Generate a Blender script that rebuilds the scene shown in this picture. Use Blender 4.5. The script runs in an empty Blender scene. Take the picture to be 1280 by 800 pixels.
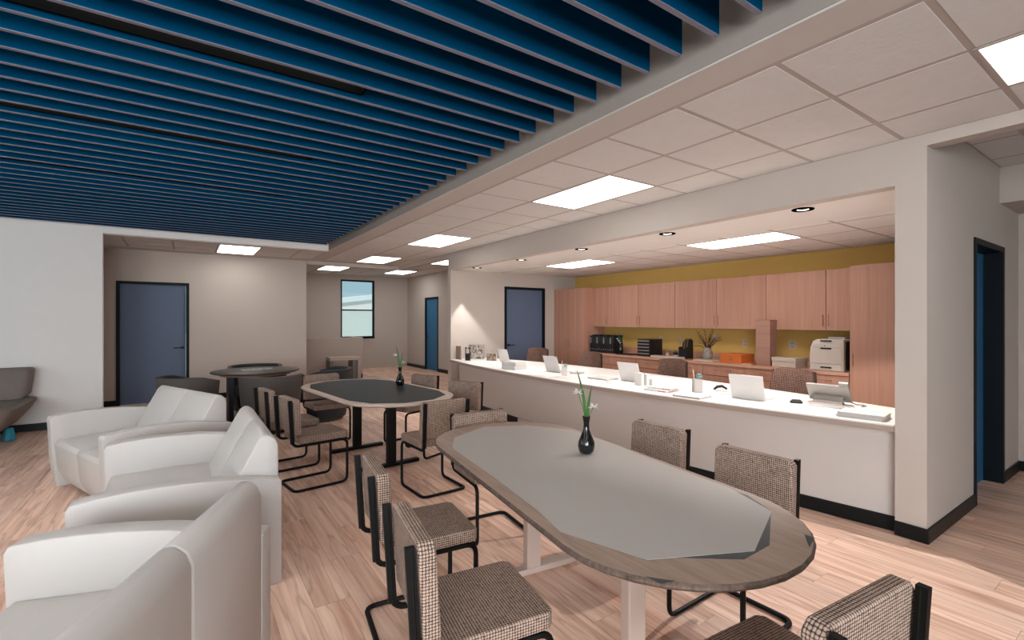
import bpy, bmesh, math, random
from mathutils import Vector, Matrix

random.seed(7)
SC = bpy.context.scene
COL = SC.collection
PI = math.pi


def srgb(r, g, b):
    f = lambda c: (c / 255 / 12.92) if c / 255 <= 0.04045 else ((c / 255 + 0.055) / 1.055) ** 2.4
    return (f(r), f(g), f(b), 1.0)


# ------------------------------------------------------------------ camera
YAW = math.atan(456 / 611.0)
cam_data = bpy.data.cameras.new('camera')
cam_data.sensor_width = 36.0
cam_data.lens = 36.0 * 611.0 / 1280.0
cam_data.shift_x = -48.0 / 1280.0
cam_data.clip_start = 0.05
cam = bpy.data.objects.new('camera', cam_data)
COL.objects.link(cam)
cam.location = (0, 0, 1.5)
cam.rotation_euler = (PI / 2, 0, -YAW)
SC.camera = cam

# ------------------------------------------------------------------ view, world, daylight
SC.view_settings.view_transform = 'Standard'
SC.view_settings.look = 'None'
SC.view_settings.gamma = 1.0
SC.view_settings.use_curve_mapping = False
SC.view_settings.exposure = 0.16
PANEL = 3.6          # ceiling panel emission, walkway
PANEL_BACK = 6.2     # back hall and corridor panels
PANEL_REC = 8.5      # reception panels
STRIP_ADDED = 20.0        # added emission hidden in the linear fixtures, sent down
UPLIGHT_ADDED = 24.0       # and added emission sent up to the deck
DOWN = 92.0         # downlight power in watts

world = bpy.data.worlds.new('world')
SC.world = world
world.use_nodes = True
wn, wl = world.node_tree.nodes, world.node_tree.links
wn.clear()
w_out = wn.new('ShaderNodeOutputWorld')
w_bg = wn.new('ShaderNodeBackground')
w_tc = wn.new('ShaderNodeTexCoord')
w_map = wn.new('ShaderNodeMapping')
w_map.inputs['Scale'].default_value = (2.0, 2.0, 14.0)
w_noise = wn.new('ShaderNodeTexNoise')
w_noise.inputs['Scale'].default_value = 2.0
w_ramp = wn.new('ShaderNodeValToRGB')
w_ramp.color_ramp.elements[0].position = 0.5
w_ramp.color_ramp.elements[0].color = srgb(146, 180, 192)
w_ramp.color_ramp.elements[1].position = 0.72
w_ramp.color_ramp.elements[1].color = srgb(214, 230, 232)
wl.new(w_tc.outputs['Generated'], w_map.inputs['Vector'])
wl.new(w_map.outputs['Vector'], w_noise.inputs['Vector'])
wl.new(w_noise.outputs['Fac'], w_ramp.inputs['Fac'])
wl.new(w_ramp.outputs['Color'], w_bg.inputs['Color'])
w_bg.inputs['Strength'].default_value = 1.0
wl.new(w_bg.outputs['Background'], w_out.inputs['Surface'])


def area_light(name, loc, rot, sx, sy, power, color):
    d = bpy.data.lights.new(name, 'AREA')
    d.shape = 'RECTANGLE'
    d.size, d.size_y = sx, sy
    d.energy = power
    d.color = color
    o = bpy.data.objects.new(name, d)
    o.location = loc
    o.rotation_euler = rot
    COL.objects.link(o)
    return o


# daylight entering through the big windows of the side wall (X = -5) and the wall behind the camera (Y = -3.5)
DAY = (0.93, 0.97, 1.0)
for k, y in enumerate((-1.0, 2.6, 6.2)):
    area_light('window_daylight', (-5.2, y, 1.6), (0, -PI / 2, 0), 1.9, 2.6, 18, DAY)
for k, x in enumerate((-3.6, -0.9)):
    area_light('window_daylight', (x, -3.7, 1.6), (PI / 2, 0, 0), 2.3, 1.9, 235, DAY)

# afternoon sun from behind the camera side, high; it lights the house and lawn outside
sun_d = bpy.data.lights.new('sun', 'SUN')
sun_d.energy = 2.2
sun_d.angle = 0.01
sun_d.color = (1.0, 0.96, 0.90)
sun = bpy.data.objects.new('sun', sun_d)
sun.rotation_euler = (math.radians(32), 0, 0)
COL.objects.link(sun)

# ------------------------------------------------------------------ materials
MATS = {}


def nodes(name):
    m = bpy.data.materials.new(name)
    m.use_nodes = True
    nt = m.node_tree
    b = nt.nodes['Principled BSDF']
    MATS[name] = m
    return m, nt, b


def N(nt, t, **kw):
    n = nt.nodes.new(t)
    for k, v in kw.items():
        setattr(n, k, v)
    return n


def mixcol(nt, fac, a, b, blend='MIX'):
    n = nt.nodes.new('ShaderNodeMix')
    n.data_type = 'RGBA'
    n.blend_type = blend
    for sock, v in ((0, fac), (6, a), (7, b)):
        if hasattr(v, 'links'):
            nt.links.new(v, n.inputs[sock])
        else:
            n.inputs[sock].default_value = v
    return n.outputs[2]


def maths(nt, op, a, b=0.0):
    n = nt.nodes.new('ShaderNodeMath')
    n.operation = op
    for i, v in enumerate((a, b)):
        if hasattr(v, 'links'):
            nt.links.new(v, n.inputs[i])
        else:
            n.inputs[i].default_value = v
    return n.outputs[0]


def noise(nt, scale, vec=None, detail=3.0, rough=0.55, mapping=None, coord='Object'):
    n = nt.nodes.new('ShaderNodeTexNoise')
    n.inputs['Scale'].default_value = scale
    n.inputs['Detail'].default_value = detail
    n.inputs['Roughness'].default_value = rough
    if vec is None:
        if coord == 'World':
            vec = nt.nodes.new('ShaderNodeNewGeometry').outputs['Position']
        else:
            vec = nt.nodes.new('ShaderNodeTexCoord').outputs[coord]
    if mapping:
        mp = nt.nodes.new('ShaderNodeMapping')
        mp.inputs['Scale'].default_value = mapping
        nt.links.new(vec, mp.inputs['Vector'])
        vec = mp.outputs['Vector']
    nt.links.new(vec, n.inputs['Vector'])
    return n.outputs['Fac']


def bump(nt, b, h, strength=0.2, dist=0.002):
    n = nt.nodes.new('ShaderNodeBump')
    n.inputs['Strength'].default_value = strength
    n.inputs['Distance'].default_value = dist
    nt.links.new(h, n.inputs['Height'])
    nt.links.new(n.outputs['Normal'], b.inputs['Normal'])


def mat(name, col, rough=0.5, metal=0.0, vary=0.04, scale=6.0, spec=0.4, bump_s=0.0, bump_scale=120.0):
    """plain paint, plastic or metal with slight mottling"""
    m, nt, b = nodes(name)
    c2 = tuple(min(1, x * (1 - 2 * vary)) for x in col[:3]) + (1,)
    f = noise(nt, scale, coord='World')
    nt.links.new(mixcol(nt, f, col, c2), b.inputs['Base Color'])
    b.inputs['Roughness'].default_value = rough
    b.inputs['Metallic'].default_value = metal
    b.inputs['Specular IOR Level'].default_value = spec
    if bump_s:
        bump(nt, b, noise(nt, bump_scale, coord='World'), bump_s)
    return m


def wood(name, a, bcol, axis, rough=0.45, fine=28.0, along=1.2, rnd=True, veins=False):
    """streaky wood grain that runs along a world axis"""
    m, nt, b = nodes(name)
    sc = [fine, fine, fine]
    sc[axis] = along
    pos = nt.nodes.new('ShaderNodeNewGeometry').outputs['Position']
    info = nt.nodes.new('ShaderNodeObjectInfo').outputs['Random']
    att = N(nt, 'ShaderNodeAttribute', attribute_name='tint').outputs['Fac']
    seed = maths(nt, 'FRACT', maths(nt, 'ADD', info, att))
    add = N(nt, 'ShaderNodeVectorMath', operation='ADD')
    comb = nt.nodes.new('ShaderNodeCombineXYZ')
    s37 = maths(nt, 'MULTIPLY', seed, 37.0)
    for i in range(3):
        nt.links.new(s37, comb.inputs[i])
    nt.links.new(pos, add.inputs[0])
    nt.links.new(comb.outputs[0], add.inputs[1])
    f = noise(nt, 1.0, vec=add.outputs[0], detail=4.0, rough=0.6, mapping=tuple(sc))
    f2 = noise(nt, 0.35, vec=add.outputs[0], detail=2.0, mapping=tuple(sc))
    ramp = nt.nodes.new('ShaderNodeValToRGB')
    ramp.color_ramp.elements[0].position = 0.3
    ramp.color_ramp.elements[1].position = 0.68
    ramp.color_ramp.elements[0].color = a
    ramp.color_ramp.elements[1].color = bcol
    ff = maths(nt, 'ADD', maths(nt, 'MULTIPLY', f, 0.6), maths(nt, 'MULTIPLY', f2, 0.4))
    nt.links.new(ff, ramp.inputs['Fac'])
    col = ramp.outputs['Color']
    if veins:
        sv = [9.0, 9.0, 9.0]
        sv[axis] = 0.8
        n3 = noise(nt, 1.0, vec=add.outputs[0], detail=3.0, rough=0.5, mapping=tuple(sv))
        line = maths(nt, 'MINIMUM', maths(nt, 'MULTIPLY', maths(nt, 'ABSOLUTE', maths(nt, 'SUBTRACT', n3, 0.5)), 30.0), 1.0)
        amt = maths(nt, 'SUBTRACT', 1.0, line)
        col = mixcol(nt, maths(nt, 'MULTIPLY', amt, 0.34), col, srgb(128, 78, 56))
    if rnd:
        v = maths(nt, 'ADD', maths(nt, 'MULTIPLY', seed, 0.22), 0.89)
        cc = nt.nodes.new('ShaderNodeCombineColor')
        for i in range(3):
            nt.links.new(v, cc.inputs[i])
        col = mixcol(nt, 1.0, col, cc.outputs[0], 'MULTIPLY')
    nt.links.new(col, b.inputs['Base Color'])
    b.inputs['Roughness'].default_value = rough
    b.inputs['Specular IOR Level'].default_value = 0.35
    bump(nt, b, f, 0.05)
    return m


def tweed(name, light, dark, cell):
    """woven tweed: small checks of light yarn with dark yarn between"""
    m, nt, b = nodes(name)
    tcn = nt.nodes.new('ShaderNodeTexCoord')
    tc = tcn.outputs['Object']
    sep = nt.nodes.new('ShaderNodeSeparateXYZ')
    nt.links.new(tcn.outputs['UV'], sep.inputs[0])
    k = PI / cell
    # plain weave: warp and weft bumps alternate from cell to cell
    u = maths(nt, 'MULTIPLY', sep.outputs[0], k)
    v = maths(nt, 'MULTIPLY', sep.outputs[1], k)
    su = maths(nt, 'ABSOLUTE', maths(nt, 'SINE', u))
    sv = maths(nt, 'ABSOLUTE', maths(nt, 'SINE', v))
    par = maths(nt, 'GREATER_THAN', maths(nt, 'MULTIPLY', maths(nt, 'SINE', u), maths(nt, 'SINE', v)), 0.0)
    ipar = maths(nt, 'SUBTRACT', 1.0, par)
    g = maths(nt, 'ADD', maths(nt, 'MULTIPLY', par, maths(nt, 'MULTIPLY', maths(nt, 'POWER', su, 0.35), sv)),
              maths(nt, 'MULTIPLY', ipar, maths(nt, 'MULTIPLY', su, maths(nt, 'POWER', sv, 0.35))))
    n = noise(nt, 0.8 / cell, vec=tc, detail=2.0)
    n2 = noise(nt, 0.12 / cell, vec=tc, detail=2.0)
    fac = maths(nt, 'MULTIPLY', g, maths(nt, 'ADD', maths(nt, 'MULTIPLY', n, 1.1), maths(nt, 'MULTIPLY', n2, 0.35)))
    ramp = nt.nodes.new('ShaderNodeValToRGB')
    ramp.color_ramp.elements[0].position = 0.12
    ramp.color_ramp.elements[1].position = 0.60
    ramp.color_ramp.elements[0].color = dark
    ramp.color_ramp.elements[1].color = light
    nt.links.new(fac, ramp.inputs['Fac'])
    nt.links.new(ramp.outputs['Color'], b.inputs['Base Color'])
    b.inputs['Roughness'].default_value = 0.9
    b.inputs['Specular IOR Level'].default_value = 0.15
    bump(nt, b, g, 0.4, 0.002)
    return m


def emit(name, col, strength):
    m = bpy.data.materials.new(name)
    m.use_nodes = True
    nt = m.node_tree
    nt.nodes.clear()
    o = nt.nodes.new('ShaderNodeOutputMaterial')
    e = nt.nodes.new('ShaderNodeEmission')
    e.inputs['Color'].default_value = col
    e.inputs['Strength'].default_value = strength
    nt.links.new(e.outputs[0], o.inputs['Surface'])
    MATS[name] = m
    return m


def speckle(name, base, spot, scale, lo, hi, rough):
    m, nt, b = nodes(name)
    f = noise(nt, scale, coord='World', detail=2.0)
    ramp = nt.nodes.new('ShaderNodeValToRGB')
    ramp.color_ramp.elements[0].position = lo
    ramp.color_ramp.elements[1].position = hi
    ramp.color_ramp.elements[0].color = base
    ramp.color_ramp.elements[1].color = spot
    nt.links.new(f, ramp.inputs['Fac'])
    nt.links.new(ramp.outputs['Color'], b.inputs['Base Color'])
    b.inputs['Roughness'].default_value = rough
    bump(nt, b, f, 0.15, 0.001)
    return m


M_wall = mat('wall_paint', (0.53, 0.468, 0.422, 1), 0.75, vary=0.02, spec=0.2, bump_s=0.05, bump_scale=160)
M_fascia_shade = mat('fascia_shaded', (0.33, 0.283, 0.252, 1), 0.8, vary=0.02, spec=0.1)  # darker than the border: shading from the baffles put into the colour
M_white_wall = mat('white_wall_paint', (0.92, 0.885, 0.86, 1), 0.75, vary=0.02, spec=0.2)
M_yellow = mat('yellow_paint', (0.66, 0.42, 0.125, 1), 0.7, vary=0.03, spec=0.2)
M_tile = mat('ceiling_tile_fibre', (0.715, 0.685, 0.665, 1), 0.9, vary=0.05, scale=14, spec=0.1, bump_s=0.7, bump_scale=32)
M_grid = mat('ceiling_grid_paint', (0.44, 0.375, 0.34, 1), 0.6, vary=0.02)
M_gyp = mat('ceiling_gypsum', (0.58, 0.525, 0.49, 1), 0.8, vary=0.02, spec=0.2)
M_base = mat('baseboard_vinyl', (0.008, 0.009, 0.010, 1), 0.4, vary=0.1, spec=0.2)
M_blue = mat('baffle_blue', (0.0005, 0.047, 0.112, 1), 0.9, vary=0.05, spec=0.0)
M_blue_edge = mat('baffle_edge', (0.20, 0.19, 0.24, 1), 0.7, vary=0.03)
M_deck = mat('deck_paint', (0.6, 0.58, 0.56, 1), 0.9)
M_black = mat('black_metal', (0.003, 0.003, 0.003, 1), 0.5, vary=0.05, spec=0.2)
M_blackm = mat('black_matte', (0.008, 0.008, 0.009, 1), 0.6, vary=0.05)
M_void = mat('black_louvre', (0.0015, 0.0015, 0.0015, 1), 1.0, spec=0.0)
M_door_deep = mat('door_deep_blue', (0.02, 0.14, 0.29, 1), 0.5, vary=0.05)
M_door = mat('door_blue', (0.115, 0.155, 0.245, 1), 0.6, vary=0.08, scale=30)
M_doorframe = mat('door_frame_black', (0.005, 0.009, 0.013, 1), 0.5, vary=0.05, spec=0.15)
M_floor = wood('oak_plank', srgb(186, 136, 112), srgb(250, 218, 197), 1, rough=0.40, fine=26.0, along=1.1, veins=True)
M_cab = wood('cabinet_wood', srgb(170, 124, 105), srgb(192, 147, 126), 2, rough=0.45, fine=34.0, along=1.0, rnd=False)
M_cab_dark = wood('cabinet_wood_dark', srgb(120, 70, 50), srgb(150, 96, 72), 2, rough=0.5, rnd=False)
M_worktop = wood('worktop_laminate', srgb(190, 142, 120), srgb(205, 160, 138), 1, rough=0.4, fine=30, along=1.0, rnd=False)
M_desk = mat('desk_white', (0.74, 0.70, 0.67, 1), 0.35, vary=0.01)
M_desk_edge = mat('desk_edge', (0.36, 0.285, 0.245, 1), 0.5, vary=0.02)
M_leather = mat('loveseat_leather', (0.54, 0.508, 0.485, 1), 0.45, vary=0.02, spec=0.45, bump_s=0.04, bump_scale=300)
M_taupe = mat('taupe_fabric', (0.235, 0.195, 0.17, 1), 0.8, vary=0.06, scale=40)
M_tub = mat('tub_grey', (0.10, 0.088, 0.082, 1), 0.65, vary=0.04)
M_tub_dark = mat('tub_inside_and_shade', (0.03, 0.034, 0.04, 1), 0.6, vary=0.04)
M_teal = mat('teal_leg', (0.02, 0.30, 0.42, 1), 0.4)
M_tweed = tweed('tan_tweed', srgb(182, 158, 143), srgb(54, 42, 37), 0.0100)
M_tweed_br = tweed('brown_tweed', srgb(150, 116, 102), srgb(34, 22, 18), 0.013)
M_rim = wood('table_rim_wood', srgb(132, 107, 93), srgb(162, 138, 123), 1, rough=0.5, fine=60, along=6, rnd=False)
M_rim_edge = wood('table_edge_ridged', srgb(48, 38, 34), srgb(116, 97, 86), 2, rough=0.55, fine=70, along=3, rnd=False)
M_inlay = mat('beige_inlay', (0.40, 0.365, 0.338, 1), 0.6, vary=0.02)
M_slate = mat('dark_backing', (0.022, 0.030, 0.036, 1), 0.5)
M_granite = speckle('black_granite', (0.006, 0.008, 0.009, 1), (0.06, 0.062, 0.06, 1), 130, 0.55, 0.8, 0.42)
M_granite.node_tree.nodes['Principled BSDF'].inputs['Specular IOR Level'].default_value = 0.06
M_leg = mat('beige_leg', (0.55, 0.43, 0.37, 1), 0.4, vary=0.02)
M_rt_top = mat('round_top_laminate', (0.085, 0.070, 0.064, 1), 0.45, vary=0.05)
M_rt_wood = mat('round_underside_wood', (0.36, 0.17, 0.11, 1), 0.5)
M_paper = mat('paper_white', (0.60, 0.575, 0.555, 1), 0.7, vary=0.01)
M_paper_gr = mat('paper_grey', (0.42, 0.39, 0.37, 1), 0.7, vary=0.03)
M_laptop = mat('laptop_shell', (0.60, 0.57, 0.55, 1), 0.35, vary=0.01)
M_laptop_gr = mat('laptop_keys', (0.40, 0.38, 0.37, 1), 0.5)
M_grey = mat('grey_plastic', (0.26, 0.225, 0.205, 1), 0.5)
M_silver = mat('silver_plastic', (0.34, 0.31, 0.285, 1), 0.3, metal=0.3)
M_vase = mat('black_glaze', (0.004, 0.004, 0.005, 1), 0.12, vary=0.02, spec=0.6)
M_leaf = mat('leaf_green', (0.055, 0.16, 0.035, 1), 0.45, vary=0.2, scale=30)
M_leaf_dk = mat('leaf_dark', (0.01, 0.10, 0.045, 1), 0.45, vary=0.2, scale=30)
M_petal = mat('petal_white', (0.80, 0.78, 0.74, 1), 0.6)
M_orange = mat('orange_card', (0.66, 0.17, 0.035, 1), 0.55, vary=0.05)
M_kraft = wood('kraft_box_wood', srgb(150, 110, 96), srgb(172, 132, 116), 1, rough=0.6, fine=20, along=1.5, rnd=False)
M_printer = mat('printer_beige', (0.62, 0.55, 0.48, 1), 0.5)
M_stone = speckle('grey_stone', srgb(120, 108, 100), srgb(168, 158, 150), 40, 0.35, 0.65, 0.7)
M_twig = mat('twig_brown', (0.055, 0.026, 0.02, 1), 0.8)
M_redprint = mat('red_print', (0.50, 0.10, 0.07, 1), 0.6)
M_blueprint = mat('blue_print', (0.42, 0.52, 0.58, 1), 0.6)
M_teal_pl = mat('teal_plastic', (0.10, 0.36, 0.38, 1), 0.4)
M_pencil = mat('pencil_wood', (0.70, 0.50, 0.36, 1), 0.5)
M_bookblk = mat('black_binder', (0.010, 0.011, 0.013, 1), 0.4)
M_outlet = mat('outlet_plastic', (0.62, 0.52, 0.44, 1), 0.4)
M_photo = speckle('photo_print', srgb(70, 62, 58), srgb(200, 188, 178), 22, 0.35, 0.62, 0.5)
M_photo2 = speckle('landscape_print', srgb(92, 74, 62), srgb(170, 150, 132), 16, 0.35, 0.65, 0.5)
M_skin = mat('printed_shirt', (0.66, 0.52, 0.44, 1), 0.6)
M_brown = mat('brown_spine', (0.30, 0.19, 0.14, 1), 0.6)
M_partition = mat('partition_fabric', (0.56, 0.47, 0.41, 1), 0.85, vary=0.05, scale=30)
M_partition_gr = mat('grey_panel', (0.19, 0.18, 0.17, 1), 0.5)
M_house = mat('house_white', (0.74, 0.73, 0.72, 1), 0.8)
M_roofline = mat('roof_trim_white', (0.72, 0.77, 0.79, 1), 0.8)
M_ground = mat('outside_ground', (0.62, 0.68, 0.62, 1), 0.9)
M_panel = emit('panel_light', (1.0, 0.955, 0.91, 1), PANEL)
M_panel_back = emit('panel_light_back', (1.0, 0.955, 0.91, 1), PANEL_BACK)
M_panel_rec = emit('panel_light_reception', (1.0, 0.955, 0.91, 1), PANEL_REC)
M_strip_added = emit('linear_glow_added', (1.0, 0.97, 0.94, 1), STRIP_ADDED)
M_uplight_added = emit('linear_uplight_added', (1.0, 0.97, 0.94, 1), UPLIGHT_ADDED)
M_bulb = emit('bulb_light', (1.0, 0.93, 0.86, 1), 2.5)
M_soffit = mat('soffit_paint', (0.78, 0.735, 0.70, 1), 0.8, vary=0.01, spec=0.2)
M_panel_front = mat('desk_panel_paint', (0.56, 0.52, 0.49, 1), 0.7, vary=0.02, spec=0.2)
M_tile_rec_lit = mat('reception_tile_lit', (0.86, 0.815, 0.78, 1), 0.9, vary=0.05, scale=14, spec=0.1)  # lighter tile copy: light bounced off the desk put into the colour


def glassy(name, col, rough, alpha_like):
    m, nt, b = nodes(name)
    b.inputs['Base Color'].default_value = col
    b.inputs['Roughness'].default_value = rough
    b.inputs['Transmission Weight'].default_value = alpha_like
    b.inputs['IOR'].default_value = 1.05
    return m


M_glass = glassy('clear_glass', (1, 1, 1, 1), 0.0, 1.0)
M_frost = glassy('frosted_aqua_glass', (0.88, 0.97, 0.95, 1), 0.6, 0.9)


# ------------------------------------------------------------------ mesh building
class MB:
    def __init__(self):
        self.v, self.f, self.t = [], [], []

    def add(self, vs, fs):
        n = len(self.v)
        self.v += [tuple(p) for p in vs]
        self.f += [tuple(i + n for i in f) for f in fs]
        return self

    def box(self, x0, x1, y0, y1, z0, z1):
        vs = [(x0, y0, z0), (x1, y0, z0), (x1, y1, z0), (x0, y1, z0), (x0, y0, z1), (x1, y0, z1), (x1, y1, z1), (x0, y1, z1)]
        return self.add(vs, [(3, 2, 1, 0), (4, 5, 6, 7), (0, 1, 5, 4), (1, 2, 6, 5), (2, 3, 7, 6), (3, 0, 4, 7)])

    def prism(self, pts, z0, z1, axis=2):
        """polygon extruded along an axis; pts are the two other coordinates in cyclic order"""
        def put(a, b, c):
            return {2: (a, b, c), 0: (c, a, b), 1: (b, c, a)}[axis]
        n = len(pts)
        vs = [put(a, b, z0) for a, b in pts] + [put(a, b, z1) for a, b in pts]
        fs = [tuple(range(n))[::-1], tuple(range(n, 2 * n))] + [(i, (i + 1) % n, n + (i + 1) % n, n + i) for i in range(n)]
        return self.add(vs, fs)

    def loft(self, rings, cap=True):
        n = len(rings[0])
        vs = [p for r in rings for p in r]
        fs = []
        for k in range(len(rings) - 1):
            for i in range(n):
                j = (i + 1) % n
                fs.append((k * n + i, k * n + j, (k + 1) * n + j, (k + 1) * n + i))
        if cap:
            fs.append(tuple(range(n))[::-1])
            fs.append(tuple(range((len(rings) - 1) * n, len(rings) * n)))
        return self.add(vs, fs)

    def lathe(self, prof, cx=0, cy=0, cz=0, n=20):
        rings = [[(cx + r * math.cos(2 * PI * i / n), cy + r * math.sin(2 * PI * i / n), cz + z) for i in range(n)] for r, z in prof]
        return self.loft(rings)

    def cyl(self, cx, cy, z0, z1, r, n=16):
        return self.lathe([(r, z0), (r, z1)], cx, cy, 0, n)

    def tube(self, path, r, n=8, closed=False):
        P = [Vector(p) for p in path]
        rings = []
        up = None
        for i, p in enumerate(P):
            if i == 0:
                t = P[1] - P[0]
            elif i == len(P) - 1:
                t = P[-1] - P[-2]
            else:
                t = (P[i + 1] - P[i]).normalized() + (P[i] - P[i - 1]).normalized()
            t = t.normalized()
            if up is None:
                a = Vector((0, 0, 1)) if abs(t.z) < 0.9 else Vector((1, 0, 0))
                up = t.cross(a).normalized()
            else:
                up = (up - t * up.dot(t)).normalized()
            w = t.cross(up)
            rr = r[i] if isinstance(r, (list, tuple)) else r
            rings.append([tuple(p + rr * (math.cos(2 * PI * k / n) * up + math.sin(2 * PI * k / n) * w)) for k in range(n)])
        return self.loft(rings)

    def build(self, name, m, parent=None, smooth=False, bevel=0.0, seg=2, kind=None, loc=None, rot=None, angle=0.5):
        me = bpy.data.meshes.new(name)
        me.from_pydata(self.v, [], self.f)
        bm = bmesh.new()
        bm.from_mesh(me)
        bmesh.ops.recalc_face_normals(bm, faces=bm.faces)
        if bevel:
            es = [e for e in bm.edges if len(e.link_faces) == 2 and e.calc_face_angle(0) > angle]
            bmesh.ops.bevel(bm, geom=es, offset=bevel, segments=seg, profile=0.5, affect='EDGES', clamp_overlap=True)
        bm.to_mesh(me)
        bm.free()
        for x in (m if isinstance(m, (list, tuple)) else [m]):
            me.materials.append(x)
        if not isinstance(m, (list, tuple)) and 'tweed' in m.name:
            uv = me.uv_layers.new(name='weave')
            for p in me.polygons:
                ax = max(range(3), key=lambda i: abs(p.normal[i]))
                a, b = [(1, 2), (0, 2), (0, 1)][ax]
                for li in p.loop_indices:
                    co = me.vertices[me.loops[li].vertex_index].co
                    uv.data[li].uv = (co[a], co[b])
        if smooth:
            me.shade_smooth()
            try:
                me.set_sharp_from_angle(angle=0.6)
            except Exception:
                pass
        o = bpy.data.objects.new(name, me)
        COL.objects.link(o)
        if parent:
            o.parent = parent
        if loc:
            o.location = loc
        if rot:
            o.rotation_euler = rot
        if kind:
            o['kind'] = kind
        return o


def tag(o, label=None, cat=None, group=None, kind=None):
    for k, v in (('label', label), ('category', cat), ('group', group), ('kind', kind)):
        if v:
            o[k] = v
    return o


def thing(name, label, cat, loc=(0, 0, 0), rz=0.0, group=None):
    o = bpy.data.objects.new(name, None)
    o.empty_display_size = 0.1
    COL.objects.link(o)
    o.location = loc
    o.rotation_euler = (0, 0, rz)
    return tag(o, label, cat, group)


def copy_tree(o, parent=None):
    c = o.copy()
    COL.objects.link(c)
    if parent:
        c.parent = parent
    for ch in [x for x in o.children]:
        copy_tree(ch, c)
    return c


def dup(o, loc, rz, label):
    c = copy_tree(o)
    c.location = loc
    c.rotation_euler = (0, 0, rz)
    c['label'] = label
    return c


def struct(name, mb, m, parent=None, **kw):
    return mb.build(name, m, parent, kind=None if parent else 'structure', **kw)


def box(x0, x1, y0, y1, z0, z1):
    return MB().box(x0, x1, y0, y1, z0, z1)


def rounded(pts_fn):
    return pts_fn


def arc(cx, cy, r, a0, a1, n):
    return [(cx + r * math.cos(a0 + (a1 - a0) * i / n), cy + r * math.sin(a0 + (a1 - a0) * i / n)) for i in range(n + 1)]


# ------------------------------------------------------------------ floor of planks
floor = struct('floor', box(-5.2, 6.9, -3.7, 15.9, -0.15, -0.012), M_base)
PW, PL = 0.18, 1.3
plank_me = None
cells = []
ix = -12
while ix * PW < 6.75:
    off = ((ix * 0.377) % 1.0) * PL
    iy = -2
    while iy * PL + off < 15.8:
        x0, y0 = ix * PW, iy * PL + off
        cx, cy = x0 + PW / 2, y0 + PL / 2
        d = math.sin(YAW) * cx + math.cos(YAW) * cy
        a = math.cos(YAW) * cx - math.sin(YAW) * cy
        if cy > -0.6 and d > -0.2 and -1.35 * d - 1.3 < a < 1.15 * d + 1.3:
            cells.append((math.hypot(cx, cy), cx, cy))
        iy += 1
    ix += 1
cells.sort()
pb = MB().box(-PW / 2 + 0.0008, PW / 2 - 0.0008, -PL / 2 + 0.0008, PL / 2 - 0.0008, -0.012, 0)
first = None
for k, (d, cx, cy) in enumerate(cells[:300]):
    if first is None:
        first = pb.build('plank', M_floor, floor)
        o = first
    else:
        o = first.copy()
        COL.objects.link(o)
    o.location = (cx, cy, 0)
rest = MB()
tints = []
for d, cx, cy in cells[300:]:
    rest.box(cx - PW / 2 + 0.0008, cx + PW / 2 - 0.0008, cy - PL / 2 + 0.0008, cy + PL / 2 - 0.0008, -0.012, 0)
    tints += [random.random()] * 6
ro = rest.build('far_planks', M_floor, floor, kind='stuff')
at = ro.data.attributes.new('tint', 'FLOAT', 'FACE')
at.data.foreach_set('value', tints)


# ------------------------------------------------------------------ ceilings
def light_panel(x0, x1, y0, y1, z, label, m=None):
    t = thing('ceiling_light', label, 'ceiling light', ((x0 + x1) / 2, (y0 + y1) / 2, z), 0, 'recessed ceiling light panels')
    hx, hy = (x1 - x0) / 2, (y1 - y0) / 2
    fr = MB()
    w = 0.018
    fr.box(-hx, hx, -hy, -hy + w, -0.004, 0.05).box(-hx, hx, hy - w, hy, -0.004, 0.05)
    fr.box(-hx, -hx + w, -hy + w, hy - w, -0.004, 0.05).box(hx - w, hx, -hy + w, hy - w, -0.004, 0.05)
    fr.build('frame', M_grid, t)
    MB().box(-hx + w, hx - w, -hy + w, hy - w, 0.0, 0.012).build('diffuser', m or M_panel, t)
    return t


TILE_CACHE = {}


def tile_zone(ceil, xs, ys, z, skip, m_tile=None):
    """suspended ceiling: a slab, a grid of bars and one lay-in tile per cell; skip = light rectangles"""
    g = MB()
    b = 0.0185
    for x in xs:
        g.box(x - b, x + b, ys[0], ys[-1], z, z + 0.006)
    for y in ys:
        g.box(xs[0], xs[-1], y - b, y + b, z + 0.0006, z + 0.0066)
    go = g.build('ceiling_grid', M_grid, ceil)
    for i in range(len(xs) - 1):
        for j in range(len(ys) - 1):
            cx, cy = (xs[i] + xs[i + 1]) / 2, (ys[j] + ys[j + 1]) / 2
            if any(a < cx < b_ and c < cy < d for a, b_, c, d in skip):
                continue
            w, l = round(xs[i + 1] - xs[i], 3), round(ys[j + 1] - ys[j], 3)
            if w < 0.05 or l < 0.05:
                continue
            hx, hy = w / 2 - 0.015, l / 2 - 0.015
            m_t = m_tile or M_tile
            if (w, l, m_t.name) not in TILE_CACHE:
                top, bot = [], []
                for sx, sy in ((-1, -1), (1, -1), (1, 1), (-1, 1)):
                    top.append((sx * hx, sy * hy, 0.010))
                    bot.append((sx * (hx - 0.002), sy * (hy - 0.002), -0.0015))
                o = MB().loft([bot, top]).build('ceiling_tile', m_t, ceil)
                TILE_CACHE[(w, l, m_t.name)] = o
                o.location = (cx, cy, z)
            else:
                o = TILE_CACHE[(w, l, m_t.name)].copy()
                COL.objects.link(o)
                o.parent = ceil
                o.location = (cx, cy, z)


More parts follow.
